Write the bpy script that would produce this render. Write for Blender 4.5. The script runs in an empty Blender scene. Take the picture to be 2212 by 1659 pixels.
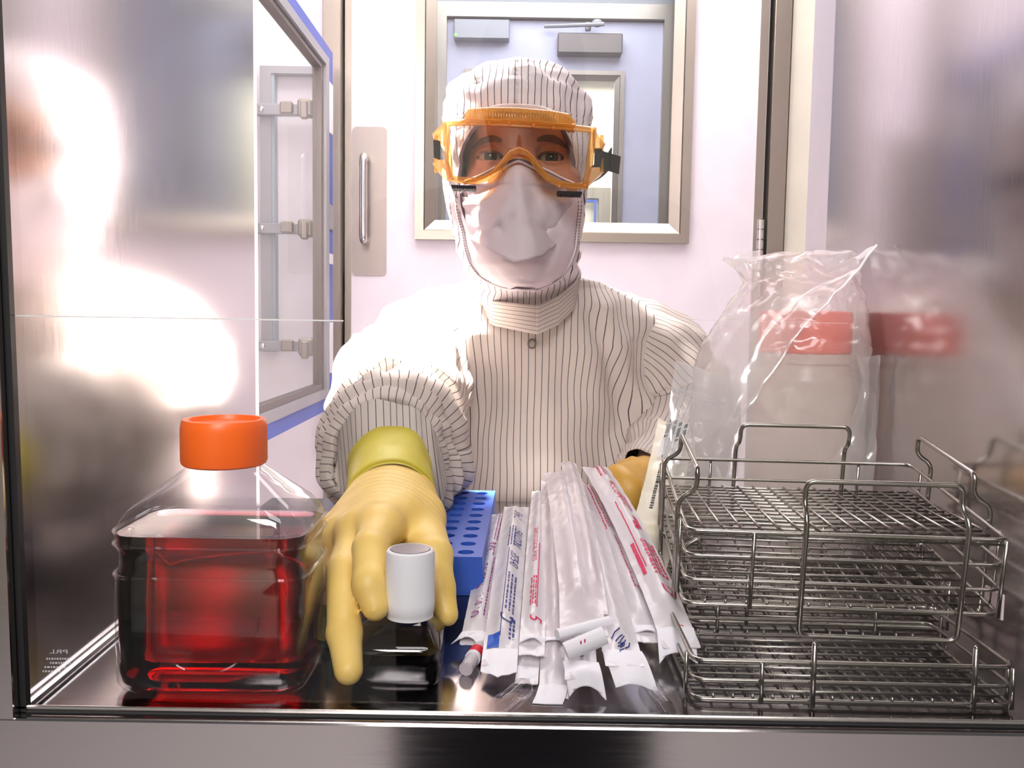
import bpy, bmesh, math, random
import numpy as np
from mathutils import Vector, Matrix, noise
random.seed(7); np.random.seed(7)
SC = bpy.context.scene
COL = SC.collection
PI = math.pi

# ------------------------------------------------------------------ camera
F_PX, CX, CY = 1900.0, 1106.0, 829.5
PITCH, ROLL = math.radians(4.5), math.radians(0.9)
CAM = Vector((0.0, 0.0, 1.30))
_F = Vector((0, math.cos(PITCH), -math.sin(PITCH)))
_U0 = Vector((0, math.sin(PITCH), math.cos(PITCH)))
_R0 = Vector((1, 0, 0))
_R = _R0 * math.cos(ROLL) + _U0 * math.sin(ROLL)
_U = -_R0 * math.sin(ROLL) + _U0 * math.cos(ROLL)
cd = bpy.data.cameras.new('camera')
cam = bpy.data.objects.new('camera', cd)
COL.objects.link(cam)
cd.sensor_width = 36.0
cd.lens = F_PX * 36.0 / 2212.0
cd.clip_start = 0.02
m = Matrix((( _R.x, _U.x, -_F.x, CAM.x), (_R.y, _U.y, -_F.y, CAM.y), (_R.z, _U.z, -_F.z, CAM.z), (0, 0, 0, 1)))
cam.matrix_world = m
SC.camera = cam

# ------------------------------------------------------------------ world, lamps, exposure
w = bpy.data.worlds.new('World'); SC.world = w
w.use_nodes = True
bg = w.node_tree.nodes['Background']
bg.inputs[0].default_value = (0.80, 0.78, 0.80, 1)
bg.inputs[1].default_value = 0.13
SC.view_settings.view_transform = 'Standard'
SC.view_settings.look = 'None'
SC.view_settings.exposure = 0.0
SC.view_settings.gamma = 1.0
SC.cycles.transparent_max_bounces = 32
SC.cycles.max_bounces = 14
SC.cycles.transmission_bounces = 12
SC.cycles.glossy_bounces = 6

def area(name, loc, target, size, energy, color=(1, 1, 1), sy=None, spread=None):
    l = bpy.data.lights.new(name, 'AREA')
    l.energy = energy; l.color = color; l.size = size
    if sy: l.shape = 'RECTANGLE'; l.size_y = sy
    if spread: l.spread = math.radians(spread)
    o = bpy.data.objects.new(name, l); COL.objects.link(o)
    o.location = loc
    d = Vector(target) - Vector(loc)
    o.rotation_euler = d.to_track_quat('-Z', 'Y').to_euler()
    return o
area('room_key_lamp', (-0.54, 1.25, 2.62), (-0.24, 1.21, 1.30), 0.13, 52, (1.0, 0.94, 0.88), 0.18, 32)
area('room_ceiling_lamp', (0.0, 1.80, 2.66), (0.0, 1.80, 0.0), 1.6, 30, (1.0, 0.97, 0.98), 0.9)
area('corridor_fill', (0.10, -0.22, 2.30), (0.05, 0.55, 1.1), 0.7, 8, (1.0, 0.96, 0.94), 0.4)  # front fill added above the camera to brighten the near objects
area('corridor_rear_fill', (-0.2, -1.6, 2.5), (-0.1, -1.6, 0.0), 1.2, 75, (1.0, 0.95, 0.94), 0.8)  # unseen fill added behind the camera to brighten what the steel rail reflects
area('anteroom_lamp', (0.1, 3.0, 2.62), (0.1, 3.0, 0.0), 1.0, 16, (0.86, 0.89, 1.0))
area('far_room_lamp', (0.4, 4.5, 2.62), (0.4, 4.5, 0.0), 1.2, 45, (1.0, 0.99, 0.93))

# ------------------------------------------------------------------ helpers
def ray(px, py):
    return _F + _R * ((px - CX) / F_PX) - _U * ((py - CY) / F_PX)
def at(px, py, Y):
    d = ray(px, py)
    return CAM + d * ((Y - CAM.y) / d.y)
def wpx(n, Y): return n * Y / F_PX
def lin(c):
    c = c / 255.0
    return c / 12.92 if c <= 0.04045 else ((c + 0.055) / 1.055) ** 2.4
def rgb(r, g, b): return (lin(r), lin(g), lin(b), 1.0)

ORIGIN = {}
def prop(o, label=None, cat=None, group=None, kind=None):
    if label: o['label'] = label
    if cat: o['category'] = cat
    if group: o['group'] = group
    if kind: o['kind'] = kind
    return o
def thing(name, loc, label, cat, group=None):
    o = bpy.data.objects.new(name, None); COL.objects.link(o)
    o.empty_display_size = 0.03
    o.location = loc
    ORIGIN[o.name] = Vector(loc)
    return prop(o, label, cat, group)

class MB:
    def __init__(s): s.v = []; s.f = []; s.st = []; s.mi = []; s.cur = 0
    def add(s, vs, fs, st=None):
        n = len(s.v)
        s.v += [tuple(p) for p in vs]
        s.f += [tuple(i + n for i in f) for f in fs]
        s.mi += [s.cur] * len(fs)
        s.st += list(st) if st is not None else [0.0] * len(vs)
        return s
    def box(s, x0, x1, y0, y1, z0, z1, bev=0.0, M=None):
        if x0 > x1: x0, x1 = x1, x0
        if y0 > y1: y0, y1 = y1, y0
        if z0 > z1: z0, z1 = z1, z0
        bev = min(bev, (x1 - x0) * .45, (y1 - y0) * .45, (z1 - z0) * .45)
        if bev <= 0:
            vs = [(x, y, z) for x in (x0, x1) for y in (y0, y1) for z in (z0, z1)]
            fs = [(0, 1, 3, 2), (4, 6, 7, 5), (0, 4, 5, 1), (2, 3, 7, 6), (0, 2, 6, 4), (1, 5, 7, 3)]
        else:
            vs = []; idx = {}
            for i, x in enumerate((x0, x1)):
                for j, y in enumerate((y0, y1)):
                    for k, z in enumerate((z0, z1)):
                        sx, sy, sz = (1 - 2 * i) * bev, (1 - 2 * j) * bev, (1 - 2 * k) * bev
                        for a, p in enumerate(((x, y + sy, z + sz), (x + sx, y, z + sz), (x + sx, y + sy, z))):
                            idx[i, j, k, a] = len(vs); vs.append(p)
            fs = []
            for i in (0, 1):
                q = [idx[i, 0, 0, 0], idx[i, 1, 0, 0], idx[i, 1, 1, 0], idx[i, 0, 1, 0]]; fs.append(tuple(q if i else q[::-1]))
                q = [idx[0, i, 0, 1], idx[0, i, 1, 1], idx[1, i, 1, 1], idx[1, i, 0, 1]]; fs.append(tuple(q if i else q[::-1]))
                q = [idx[0, 0, i, 2], idx[1, 0, i, 2], idx[1, 1, i, 2], idx[0, 1, i, 2]]; fs.append(tuple(q if i else q[::-1]))
            for a in (0, 1):
                for b in (0, 1):
                    fs.append((idx[a, b, 0, 0], idx[a, b, 1, 0], idx[a, b, 1, 1], idx[a, b, 0, 1]))
                    fs.append((idx[a, 0, b, 0], idx[a, 1, b, 0], idx[a, 1, b, 2], idx[a, 0, b, 2]))
                    fs.append((idx[0, a, b, 1], idx[1, a, b, 1], idx[1, a, b, 2], idx[0, a, b, 2]))
            for i in (0, 1):
                for j in (0, 1):
                    for k in (0, 1):
                        fs.append((idx[i, j, k, 0], idx[i, j, k, 1], idx[i, j, k, 2]))
        if M is not None: vs = [M @ Vector(p) for p in vs]
        return s.add(vs, fs)
    def loft(s, rings, closed=True, cap0=False, cap1=False, st=None):
        n = len(rings[0]); vs = [p for r in rings for p in r]; fs = []
        for i in range(len(rings) - 1):
            for j in range(n if closed else n - 1):
                k = (j + 1) % n
                fs.append((i * n + j, i * n + k, (i + 1) * n + k, (i + 1) * n + j))
        if cap0: fs.append(tuple(range(n))[::-1])
        if cap1: fs.append(tuple((len(rings) - 1) * n + j for j in range(n)))
        return s.add(vs, fs, st)
    def tube(s, pts, r, n=8, closed=False, r2=None):
        P = [Vector(p) for p in pts]; m_ = len(P)
        T = []
        for i in range(m_):
            a = P[i - 1] if (closed or i > 0) else P[i]
            b = P[(i + 1) % m_] if (closed or i < m_ - 1) else P[i]
            T.append((b - a).normalized())
        nrm = T[0].orthogonal().normalized(); rings = []
        for i in range(m_):
            if i: nrm = (nrm - T[i] * nrm.dot(T[i])).normalized()
            bn = T[i].cross(nrm)
            rr = r[i] if isinstance(r, (list, tuple)) else r
            rings.append([P[i] + (nrm * math.cos(a) + bn * math.sin(a)) * rr for a in [2 * PI * k / n for k in range(n)]])
        if closed:
            # match the last ring to the first to avoid a twist
            best = min(range(n), key=lambda o: sum((rings[-1][(k + o) % n] - rings[0][k]).length for k in range(n)))
            rings.append([rings[0][(k - best) % n] for k in range(n)])
            return s.loft(rings)
        return s.loft(rings, cap0=True, cap1=True)
    def lathe(s, prof, c, n=48, axis=None):
        c = Vector(c); rings = []
        for r, z in prof:
            rings.append([c + Vector((r * math.cos(a), r * math.sin(a), z)) for a in [2 * PI * k / n for k in range(n)]])
        return s.loft(rings, cap0=prof[0][0] > 1e-5, cap1=prof[-1][0] > 1e-5)
    def sphere(s, c, rx, ry=None, rz=None, n=20, m_=12):
        ry = ry or rx; rz = rz or rx; c = Vector(c); vs = [c + Vector((0, 0, rz))]; fs = []
        for i in range(1, m_):
            t = PI * i / m_
            for k in range(n):
                a = 2 * PI * k / n
                vs.append(c + Vector((rx * math.sin(t) * math.cos(a), ry * math.sin(t) * math.sin(a), rz * math.cos(t))))
        vs.append(c - Vector((0, 0, rz)))
        for k in range(n): fs.append((0, 1 + k, 1 + (k + 1) % n))
        for i in range(m_ - 2):
            for k in range(n):
                a = 1 + i * n + k; b = 1 + i * n + (k + 1) % n
                fs.append((a, a + n, b + n, b))
        L = len(vs) - 1
        for k in range(n): fs.append((L, L - n + (k + 1) % n, L - n + k))
        return s.add(vs, fs)
    def prism(s, poly, off):
        """poly: world points of one face, off: vector to the other face"""
        off = Vector(off); n = len(poly)
        vs = [Vector(p) for p in poly] + [Vector(p) + off for p in poly]
        fs = [tuple(range(n)), tuple(range(2 * n - 1, n - 1, -1))] + [(i, i + n, (i + 1) % n + n, (i + 1) % n) for i in range(n)]
        return s.add(vs, fs)
    def build(s, name, mat, parent=None, smooth=True, ang=40, label=None, solid=0.0, sub=0, flip=True):
        me = bpy.data.meshes.new(name)
        o0 = Vector((0, 0, 0)); p = parent
        if parent is not None: o0 = ORIGIN[parent.name]
        me.from_pydata([Vector(v) - o0 for v in s.v], [], s.f)
        mats = mat if isinstance(mat, (list, tuple)) else [mat]
        for x in mats: me.materials.append(x)
        if len(mats) > 1: me.polygons.foreach_set('material_index', s.mi)
        if any(s.st):
            a = me.attributes.new('stripe', 'FLOAT', 'POINT')
            a.data.foreach_set('value', s.st)
        if flip:
            b = bmesh.new(); b.from_mesh(me); bmesh.ops.recalc_face_normals(b, faces=b.faces); b.to_mesh(me); b.free()
        if smooth:
            me.polygons.foreach_set('use_smooth', [True] * len(me.polygons))
            if ang < 180: me.set_sharp_from_angle(angle=math.radians(ang))
        me.update()
        o = bpy.data.objects.new(name, me); COL.objects.link(o)
        if parent is not None: o.parent = parent
        ORIGIN[o.name] = o0
        if label: o['label'] = label
        if solid:
            md = o.modifiers.new('thickness', 'SOLIDIFY'); md.thickness = solid; md.offset = 0
        if sub:
            md = o.modifiers.new('smooth', 'SUBSURF'); md.levels = sub; md.render_levels = sub
        return o
def struct(o, label, cat='structure'):
    return prop(o, label, cat, None, 'structure')

def fillet(pts, rad, seg=5, closed=False):
    P = [Vector(p) for p in pts]; out = []; n = len(P)
    for i in range(n):
        if not closed and i in (0, n - 1): out.append(P[i]); continue
        a, b, c = P[i - 1], P[i], P[(i + 1) % n]
        u, v = (a - b), (c - b)
        r = min(rad, u.length * .45, v.length * .45)
        p, q = b + u.normalized() * r, b + v.normalized() * r
        for k in range(seg + 1):
            t = k / seg
            out.append(p * (1 - t) ** 2 + b * 2 * t * (1 - t) + q * t * t)
    return out
def interp(tab, x):
    """piecewise-linear table [(x, v...)]"""
    if x <= tab[0][0]: return tab[0][1:] if len(tab[0]) > 2 else tab[0][1]
    for a, b in zip(tab, tab[1:]):
        if x <= b[0]:
            t = (x - a[0]) / (b[0] - a[0])
            r = tuple(p + (q - p) * t for p, q in zip(a[1:], b[1:]))
            return r if len(r) > 1 else r[0]
    return tab[-1][1:] if len(tab[-1]) > 2 else tab[-1][1]
def catmull(P, per=6):
    P = [np.array(p, float) for p in P]; out = []
    for i in range(len(P) - 1):
        p0 = P[max(i - 1, 0)]; p1 = P[i]; p2 = P[i + 1]; p3 = P[min(i + 2, len(P) - 1)]
        for k in range(per):
            t = k / per
            out.append(.5 * (2 * p1 + (p2 - p0) * t + (2 * p0 - 5 * p1 + 4 * p2 - p3) * t * t + (3 * p1 - p0 - 3 * p2 + p3) * t ** 3))
    out.append(P[-1]); return out
_txt = {}
def text2d(body):
    if body in _txt: return _txt[body]
    c = bpy.data.curves.new('t', 'FONT'); c.body = body; c.size = 1.0; c.resolution_u = 3
    o = bpy.data.objects.new('t', c); COL.objects.link(o)
    dg = bpy.context.evaluated_depsgraph_get()
    me = bpy.data.meshes.new_from_object(o.evaluated_get(dg))
    r = ([(v.co.x, v.co.y) for v in me.vertices], [tuple(p.vertices) for p in me.polygons])
    bpy.data.objects.remove(o); bpy.data.curves.remove(c); bpy.data.meshes.remove(me)
    _txt[body] = r; return r

# ---- signed distance shapes and a surface-nets mesher (organic bodies)
def sd_caps(P, a, b, ra, rb):
    a = np.array(a); b = np.array(b); ab = b - a
    t = np.clip(((P - a) @ ab) / (ab @ ab), 0, 1)
    d = np.linalg.norm(P - a - t[:, None] * ab, axis=1)
    return d - (ra + (rb - ra) * t)
def sd_ell(P, c, r):
    q = (P - np.array(c)) / np.array(r)
    k = np.linalg.norm(q, axis=1)
    return (k - 1) * min(r)
def smin(a, b, k):
    h = np.clip(.5 + .5 * (b - a) / k, 0, 1)
    return b * (1 - h) + a * h - k * h * (1 - h)
def smax(a, b, k): return -smin(-a, -b, k)
def nets(xs, ys, zs, fn):
    xs, ys, zs = map(np.asarray, (xs, ys, zs))
    G = np.stack(np.meshgrid(xs, ys, zs, indexing='ij'), -1)
    S = G.shape[:3]; flat = G.reshape(-1, 3); Fv = np.empty(len(flat))
    for i in range(0, len(flat), 400000): Fv[i:i + 400000] = fn(flat[i:i + 400000])
    Fv = Fv.reshape(S); ins = Fv < 0
    acc = np.zeros((S[0] - 1, S[1] - 1, S[2] - 1, 3)); cnt = np.zeros(acc.shape[:3])
    for ax in range(3):
        sl0 = [slice(None)] * 3; sl1 = [slice(None)] * 3
        sl0[ax] = slice(0, -1); sl1[ax] = slice(1, None)
        f0, f1 = Fv[tuple(sl0)], Fv[tuple(sl1)]
        cr = (f0 < 0) != (f1 < 0)
        t = np.where(cr, f0 / np.where(f0 == f1, 1, f0 - f1), 0)
        pt = G[tuple(sl0)] + (G[tuple(sl1)] - G[tuple(sl0)]) * t[..., None]
        o = [a for a in range(3) if a != ax]
        for da in (0, 1):
            for db in (0, 1):
                s_ = [slice(None)] * 3
                for a_, d_ in ((o[0], da), (o[1], db)):
                    s_[a_] = slice(d_, S[a_] - 1 + d_)
                c_ = cr[tuple(s_)]
                acc += np.where(c_[..., None], pt[tuple(s_)], 0); cnt += c_
    has = cnt > 0; idx = -np.ones(cnt.shape, int); idx[has] = np.arange(has.sum())
    V = acc[has] / cnt[has][:, None]; faces = []
    for ax in range(3):
        o = [a for a in range(3) if a != ax]
        sl0 = [slice(None)] * 3; sl1 = [slice(None)] * 3
        sl0[ax] = slice(0, -1); sl1[ax] = slice(1, None)
        for a_ in o: sl0[a_] = slice(1, -1); sl1[a_] = slice(1, -1)
        i0 = ins[tuple(sl0)]; cr = i0 != ins[tuple(sl1)]
        q = []
        for da, db in ((0, 0), (1, 0), (1, 1), (0, 1)):
            s_ = [slice(None)] * 3; s_[ax] = slice(0, S[ax] - 1)
            s_[o[0]] = slice(da, S[o[0]] - 2 + da); s_[o[1]] = slice(db, S[o[1]] - 2 + db)
            q.append(idx[tuple(s_)][cr])
        faces += np.stack(q, 1).tolist()
    return V.tolist(), [tuple(f) for f in faces if min(f) >= 0]

# ------------------------------------------------------------------ materials
def mat(name):
    mt = bpy.data.materials.new(name); mt.use_nodes = True
    return mt, mt.node_tree, mt.node_tree.nodes['Principled BSDF']
def nd(nt, t, **kw):
    n = nt.nodes.new(t)
    for k, v in kw.items():
        if k.startswith('i_'): n.inputs[int(k[2:])].default_value = v
        else: setattr(n, k, v)
    return n
def add_bump(nt, bsdf, scale=60, strength=.2, dist=.002, vec=None, detail=3):
    no = nd(nt, 'ShaderNodeTexNoise'); no.inputs['Scale'].default_value = scale; no.inputs['Detail'].default_value = detail
    tc = nd(nt, 'ShaderNodeTexCoord'); mp = nd(nt, 'ShaderNodeMapping')
    if vec: mp.inputs['Scale'].default_value = vec
    nt.links.new(tc.outputs['Object'], mp.inputs[0]); nt.links.new(mp.outputs[0], no.inputs[0])
    b = nd(nt, 'ShaderNodeBump'); b.inputs['Strength'].default_value = strength; b.inputs['Distance'].default_value = dist
    nt.links.new(no.outputs[0], b.inputs['Height']); nt.links.new(b.outputs[0], bsdf.inputs['Normal'])
    return no
def vary(nt, bsdf, c1, c2, scale=8, vec=None, lo=.35, hi=.65):
    no = nd(nt, 'ShaderNodeTexNoise'); no.inputs['Scale'].default_value = scale; no.inputs['Detail'].default_value = 4
    tc = nd(nt, 'ShaderNodeTexCoord'); mp = nd(nt, 'ShaderNodeMapping')
    if vec: mp.inputs['Scale'].default_value = vec
    r = nd(nt, 'ShaderNodeValToRGB'); r.color_ramp.elements[0].position = lo; r.color_ramp.elements[1].position = hi
    r.color_ramp.elements[0].color = c1; r.color_ramp.elements[1].color = c2
    nt.links.new(tc.outputs['Object'], mp.inputs[0]); nt.links.new(mp.outputs[0], no.inputs[0])
    nt.links.new(no.outputs[0], r.inputs[0]); nt.links.new(r.outputs[0], bsdf.inputs['Base Color'])
def plain(name, c, rough=.5, metal=0., bump=None, spec=.5, c2=None, vscale=8, trans=0., sss=0., coat=0.):
    mt, nt, b = mat(name)
    b.inputs['Base Color'].default_value = c
    b.inputs['Roughness'].default_value = rough; b.inputs['Metallic'].default_value = metal
    b.inputs['Specular IOR Level'].default_value = spec
    b.inputs['Coat Weight'].default_value = coat
    if sss:
        b.inputs['Subsurface Weight'].default_value = sss; b.inputs['Subsurface Radius'].default_value = (.01, .005, .003); b.inputs['Subsurface Scale'].default_value = .5
    vary(nt, b, c, c2 if c2 else tuple(x * .93 for x in c[:3]) + (1,), vscale)
    if bump: add_bump(nt, b, *bump)
    return mt
def steel(name, c, rough, vec=(1, 1, 1), scale=200, rvar=.08, bump=.04, aniso=0.):
    mt, nt, b = mat(name)
    b.inputs['Base Color'].default_value = c; b.inputs['Metallic'].default_value = 1.0
    if aniso:
        b.inputs['Anisotropic'].default_value = abs(aniso); b.inputs['Anisotropic Rotation'].default_value = 0 if aniso > 0 else .25
        tg = nd(nt, 'ShaderNodeTangent', direction_type='RADIAL', axis='Z'); nt.links.new(tg.outputs[0], b.inputs['Tangent'])
    no = nd(nt, 'ShaderNodeTexNoise'); no.inputs['Scale'].default_value = scale; no.inputs['Detail'].default_value = 4
    tc = nd(nt, 'ShaderNodeTexCoord'); mp = nd(nt, 'ShaderNodeMapping'); mp.inputs['Scale'].default_value = vec
    nt.links.new(tc.outputs['Object'], mp.inputs[0]); nt.links.new(mp.outputs[0], no.inputs[0])
    mr = nd(nt, 'ShaderNodeMapRange'); mr.inputs['To Min'].default_value = rough - rvar; mr.inputs['To Max'].default_value = rough + rvar
    nt.links.new(no.outputs[0], mr.inputs[0]); nt.links.new(mr.outputs[0], b.inputs['Roughness'])
    bp = nd(nt, 'ShaderNodeBump'); bp.inputs['Strength'].default_value = bump; bp.inputs['Distance'].default_value = .001
    nt.links.new(no.outputs[0], bp.inputs['Height']); nt.links.new(bp.outputs[0], b.inputs['Normal'])
    return mt
def schlick(nt, f0, k=.9, bump=None):
    lw = nd(nt, 'ShaderNodeLayerWeight', i_0=.5)
    pw = nd(nt, 'ShaderNodeMath', operation='POWER'); pw.inputs[1].default_value = 5
    ma = nd(nt, 'ShaderNodeMath', operation='MULTIPLY_ADD', use_clamp=True); ma.inputs[1].default_value = k; ma.inputs[2].default_value = f0
    nt.links.new(lw.outputs['Facing'], pw.inputs[0]); nt.links.new(pw.outputs[0], ma.inputs[0])
    if bump: nt.links.new(bump.outputs[0], lw.inputs['Normal'])
    return ma
def film(name, c, clear=.6, gloss=.15, rough=.12, transl=.4, bump=None, tint=(1, 1, 1, 1), facing=True):
    """thin plastic film: see-through, a little milky, shiny"""
    mt = bpy.data.materials.new(name); mt.use_nodes = True; nt = mt.node_tree
    nt.nodes.clear(); out = nd(nt, 'ShaderNodeOutputMaterial')
    tr = nd(nt, 'ShaderNodeBsdfTransparent'); tr.inputs[0].default_value = tint
    df = nd(nt, 'ShaderNodeBsdfDiffuse'); df.inputs[0].default_value = c
    tl = nd(nt, 'ShaderNodeBsdfTranslucent'); tl.inputs[0].default_value = c
    gl = nd(nt, 'ShaderNodeBsdfGlossy'); gl.inputs['Roughness'].default_value = rough
    m1 = nd(nt, 'ShaderNodeMixShader', i_0=transl); nt.links.new(df.outputs[0], m1.inputs[1]); nt.links.new(tl.outputs[0], m1.inputs[2])
    m2 = nd(nt, 'ShaderNodeMixShader', i_0=1 - clear); nt.links.new(tr.outputs[0], m2.inputs[1]); nt.links.new(m1.outputs[0], m2.inputs[2])
    ad = schlick(nt, .03 + gloss, .7)
    m3 = nd(nt, 'ShaderNodeMixShader'); nt.links.new(ad.outputs[0], m3.inputs[0]); nt.links.new(m2.outputs[0], m3.inputs[1]); nt.links.new(gl.outputs[0], m3.inputs[2])
    nt.links.new(m3.outputs[0], out.inputs[0])
    if bump:
        no = nd(nt, 'ShaderNodeTexNoise'); no.inputs['Scale'].default_value = bump[0]; no.inputs['Detail'].default_value = 2
        tc = nd(nt, 'ShaderNodeTexCoord'); nt.links.new(tc.outputs['Object'], no.inputs[0])
        b = nd(nt, 'ShaderNodeBump'); b.inputs['Strength'].default_value = bump[1]; b.inputs['Distance'].default_value = .004
        nt.links.new(no.outputs[0], b.inputs['Height'])
        for n in (df, tl, gl): nt.links.new(b.outputs[0], n.inputs['Normal'])
    return mt
def glassy(name, tint=(1, 1, 1, 1), ior=1.45, rough=0.0, add=0.0, milk=0.0, mc=(1, 1, 1, 1)):
    """thin clear pane"""
    mt = bpy.data.materials.new(name); mt.use_nodes = True; nt = mt.node_tree
    nt.nodes.clear(); out = nd(nt, 'ShaderNodeOutputMaterial')
    tr = nd(nt, 'ShaderNodeBsdfTransparent'); tr.inputs[0].default_value = tint
    src = tr
    if milk:
        df = nd(nt, 'ShaderNodeBsdfDiffuse'); df.inputs[0].default_value = mc
        mm = nd(nt, 'ShaderNodeMixShader', i_0=milk); nt.links.new(tr.outputs[0], mm.inputs[1]); nt.links.new(df.outputs[0], mm.inputs[2]); src = mm
    gl = nd(nt, 'ShaderNodeBsdfGlossy'); gl.inputs['Roughness'].default_value = rough
    ad = schlick(nt, ((ior - 1) / (ior + 1)) ** 2 + add, .85 if ior > 1.4 else .3)
    m3 = nd(nt, 'ShaderNodeMixShader'); nt.links.new(ad.outputs[0], m3.inputs[0]); nt.links.new(src.outputs[0], m3.inputs[1]); nt.links.new(gl.outputs[0], m3.inputs[2])
    nt.links.new(m3.outputs[0], out.inputs[0])
    return mt
def liquid(name, c, dens, ior=1.34):
    mt = bpy.data.materials.new(name); mt.use_nodes = True; nt = mt.node_tree
    nt.nodes.clear(); out = nd(nt, 'ShaderNodeOutputMaterial')
    g = nd(nt, 'ShaderNodeBsdfGlass'); g.inputs['Roughness'].default_value = 0; g.inputs['IOR'].default_value = ior
    g.inputs[0].default_value = (1, 1, 1, 1)
    va = nd(nt, 'ShaderNodeVolumeAbsorption'); va.inputs[0].default_value = c; va.inputs[1].default_value = dens
    nt.links.new(g.outputs[0], out.inputs[0]); nt.links.new(va.outputs[0], out.inputs[1])
    return mt
def stripes(name, base, line, pitch=.0088, width=.13, rough=.75, shade2=None):
    mt, nt, b = mat(name)
    b.inputs['Roughness'].default_value = rough; b.inputs['Specular IOR Level'].default_value = .15
    at_ = nd(nt, 'ShaderNodeAttribute', attribute_name='stripe')
    dv = nd(nt, 'ShaderNodeMath', operation='DIVIDE'); dv.inputs[1].default_value = pitch
    fc = nd(nt, 'ShaderNodeMath', operation='FRACT')
    lt = nd(nt, 'ShaderNodeMath', operation='LESS_THAN'); lt.inputs[1].default_value = width
    nt.links.new(at_.outputs['Fac'], dv.inputs[0]); nt.links.new(dv.outputs[0], fc.inputs[0]); nt.links.new(fc.outputs[0], lt.inputs[0])
    mx = nd(nt, 'ShaderNodeMix', data_type='RGBA'); mx.inputs[6].default_value = base; mx.inputs[7].default_value = line
    nt.links.new(lt.outputs[0], mx.inputs[0]); nt.links.new(mx.outputs[2], b.inputs['Base Color'])
    add_bump(nt, b, 45, .25, .004)
    return mt

M = {}
M['steel_wall'] = steel('brushed_steel_panel', (.56, .53, .54, 1), .16, (6, 6, .6), 60, .04, .012, -.5)
M['steel_floor'] = steel('polished_steel_floor', (.32, .30, .31, 1), .13, (8, 1, 1), 60, .05, .02)
M['steel_trim'] = steel('satin_steel_trim', (.38, .34, .285, 1), .36, (8, 8, .5), 50, .08, .03)
M['steel_plate'] = steel('brushed_steel_plate', (.36, .32, .29, 1), .5, (8, 8, .5), 50, .08, .03)
M['steel_frame'] = steel('satin_steel_frame', (.60, .55, .55, 1), .13, (.5, 8, 8), 60, .04, .02)
M['steel_bright'] = steel('bright_steel', (.75, .72, .68, 1), .22, (3, 3, 3), 60, .05, .01)
M['wire'] = steel('electropolished_wire', (.40, .38, .34, 1), .24, (1, 1, 1), 20, .03, .0)
M['gasket_black'] = plain('black_rubber_gasket', rgb(14, 13, 14), .6)
M['white_wall'] = plain('white_cleanroom_wall', rgb(238, 230, 234), .5, bump=(120, .05, .001))
M['cream'] = plain('cream_wall_panel', rgb(232, 226, 208), .5, bump=(120, .05, .001))
M['lilac'] = plain('pale_lilac_panel', rgb(226, 218, 226), .5)
M['door_white'] = plain('white_door_paint', rgb(240, 230, 236), .4)
M['door_blue'] = plain('pale_blue_white_door_paint', rgb(206, 206, 226), .4)
M['floor_grey'] = plain('grey_vinyl_floor', rgb(170, 168, 170), .4)
M['blue_gasket'] = plain('blue_silicone_gasket', rgb(70, 92, 182), .45)
M['grey_metal'] = plain('painted_grey_metal', rgb(158, 158, 162), .4, .3)
M['dark_metal'] = plain('dark_bronze_metal', rgb(120, 112, 108), .4, .5)
M['white_plastic'] = plain('white_plastic', rgb(236, 236, 240), .35, sss=.0)
M['orange_cap'] = plain('orange_plastic_cap', rgb(255, 106, 6), .38, c2=rgb(255, 94, 4), bump=(600, .05, .0005))
M['black'] = plain('black_webbing', rgb(24, 23, 27), .8, bump=(700, .3, .001))
M['blue_rack'] = plain('blue_polypropylene', rgb(52, 92, 190), .4, c2=rgb(46, 84, 178))
M['blue_dark'] = plain('dark_blue_polypropylene', rgb(24, 44, 110), .45)
M['green'] = plain('green_label_stock', rgb(24, 92, 60), .5)
M['pet'] = glassy('clear_bottle_plastic', (.97, .96, .97, 1), 1.5, .02, .02)
M['pane'] = glassy('clear_window_glass', (.97, .98, .97, 1), 1.5, .0, .0)
M['pane_near'] = glassy('clear_safety_glass', (.985, .985, .985, 1), 1.45, .0, .0)
M['pane_door'] = glassy('hatch_glass', (.95, .96, .94, 1), 1.3, .02, .0, .10, (.9, .92, .88, 1))
M['red_liquid'] = liquid('red_culture_medium', (.78, .03, .07, 1), 90)
M['dark_liquid'] = liquid('deep_violet_liquid', (.05, .02, .12, 1), 260)
M['coverall'] = stripes('pinstriped_coverall_cloth', rgb(194, 183, 175), rgb(76, 70, 76), .0088, .105)
M['hood_cloth'] = stripes('pinstriped_hood_cloth', rgb(228, 218, 218), rgb(105, 90, 105), .0075, .13)
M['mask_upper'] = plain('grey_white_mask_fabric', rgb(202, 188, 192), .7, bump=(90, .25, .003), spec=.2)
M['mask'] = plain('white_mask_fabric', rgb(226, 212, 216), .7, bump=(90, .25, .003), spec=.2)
M['skin'] = plain('skin', rgb(180, 128, 106), .5, c2=rgb(160, 106, 88), vscale=22, bump=(300, .08, .001), sss=.0)
M['brow'] = plain('brown_hair', rgb(98, 68, 55), .7)
M['eye_white'] = plain('eye_white', rgb(168, 156, 152), .2)
M['iris'] = plain('grey_green_iris', rgb(62, 66, 62), .15)
M['pupil'] = plain('black_pupil', rgb(8, 8, 9), .1)
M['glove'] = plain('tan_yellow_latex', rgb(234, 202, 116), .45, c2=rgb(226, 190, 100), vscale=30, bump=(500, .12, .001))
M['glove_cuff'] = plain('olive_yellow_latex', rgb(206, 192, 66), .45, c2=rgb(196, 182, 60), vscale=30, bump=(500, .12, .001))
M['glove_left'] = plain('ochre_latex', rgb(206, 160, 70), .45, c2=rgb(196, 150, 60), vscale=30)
M['lens'] = glassy('goggle_lens', (.97, .95, .90, 1), 1.45, .02, .015)
M['bag'] = film('clear_polybag', (.97, .94, .93, 1), .66, .03, .14, .5, (18, .6))
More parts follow.
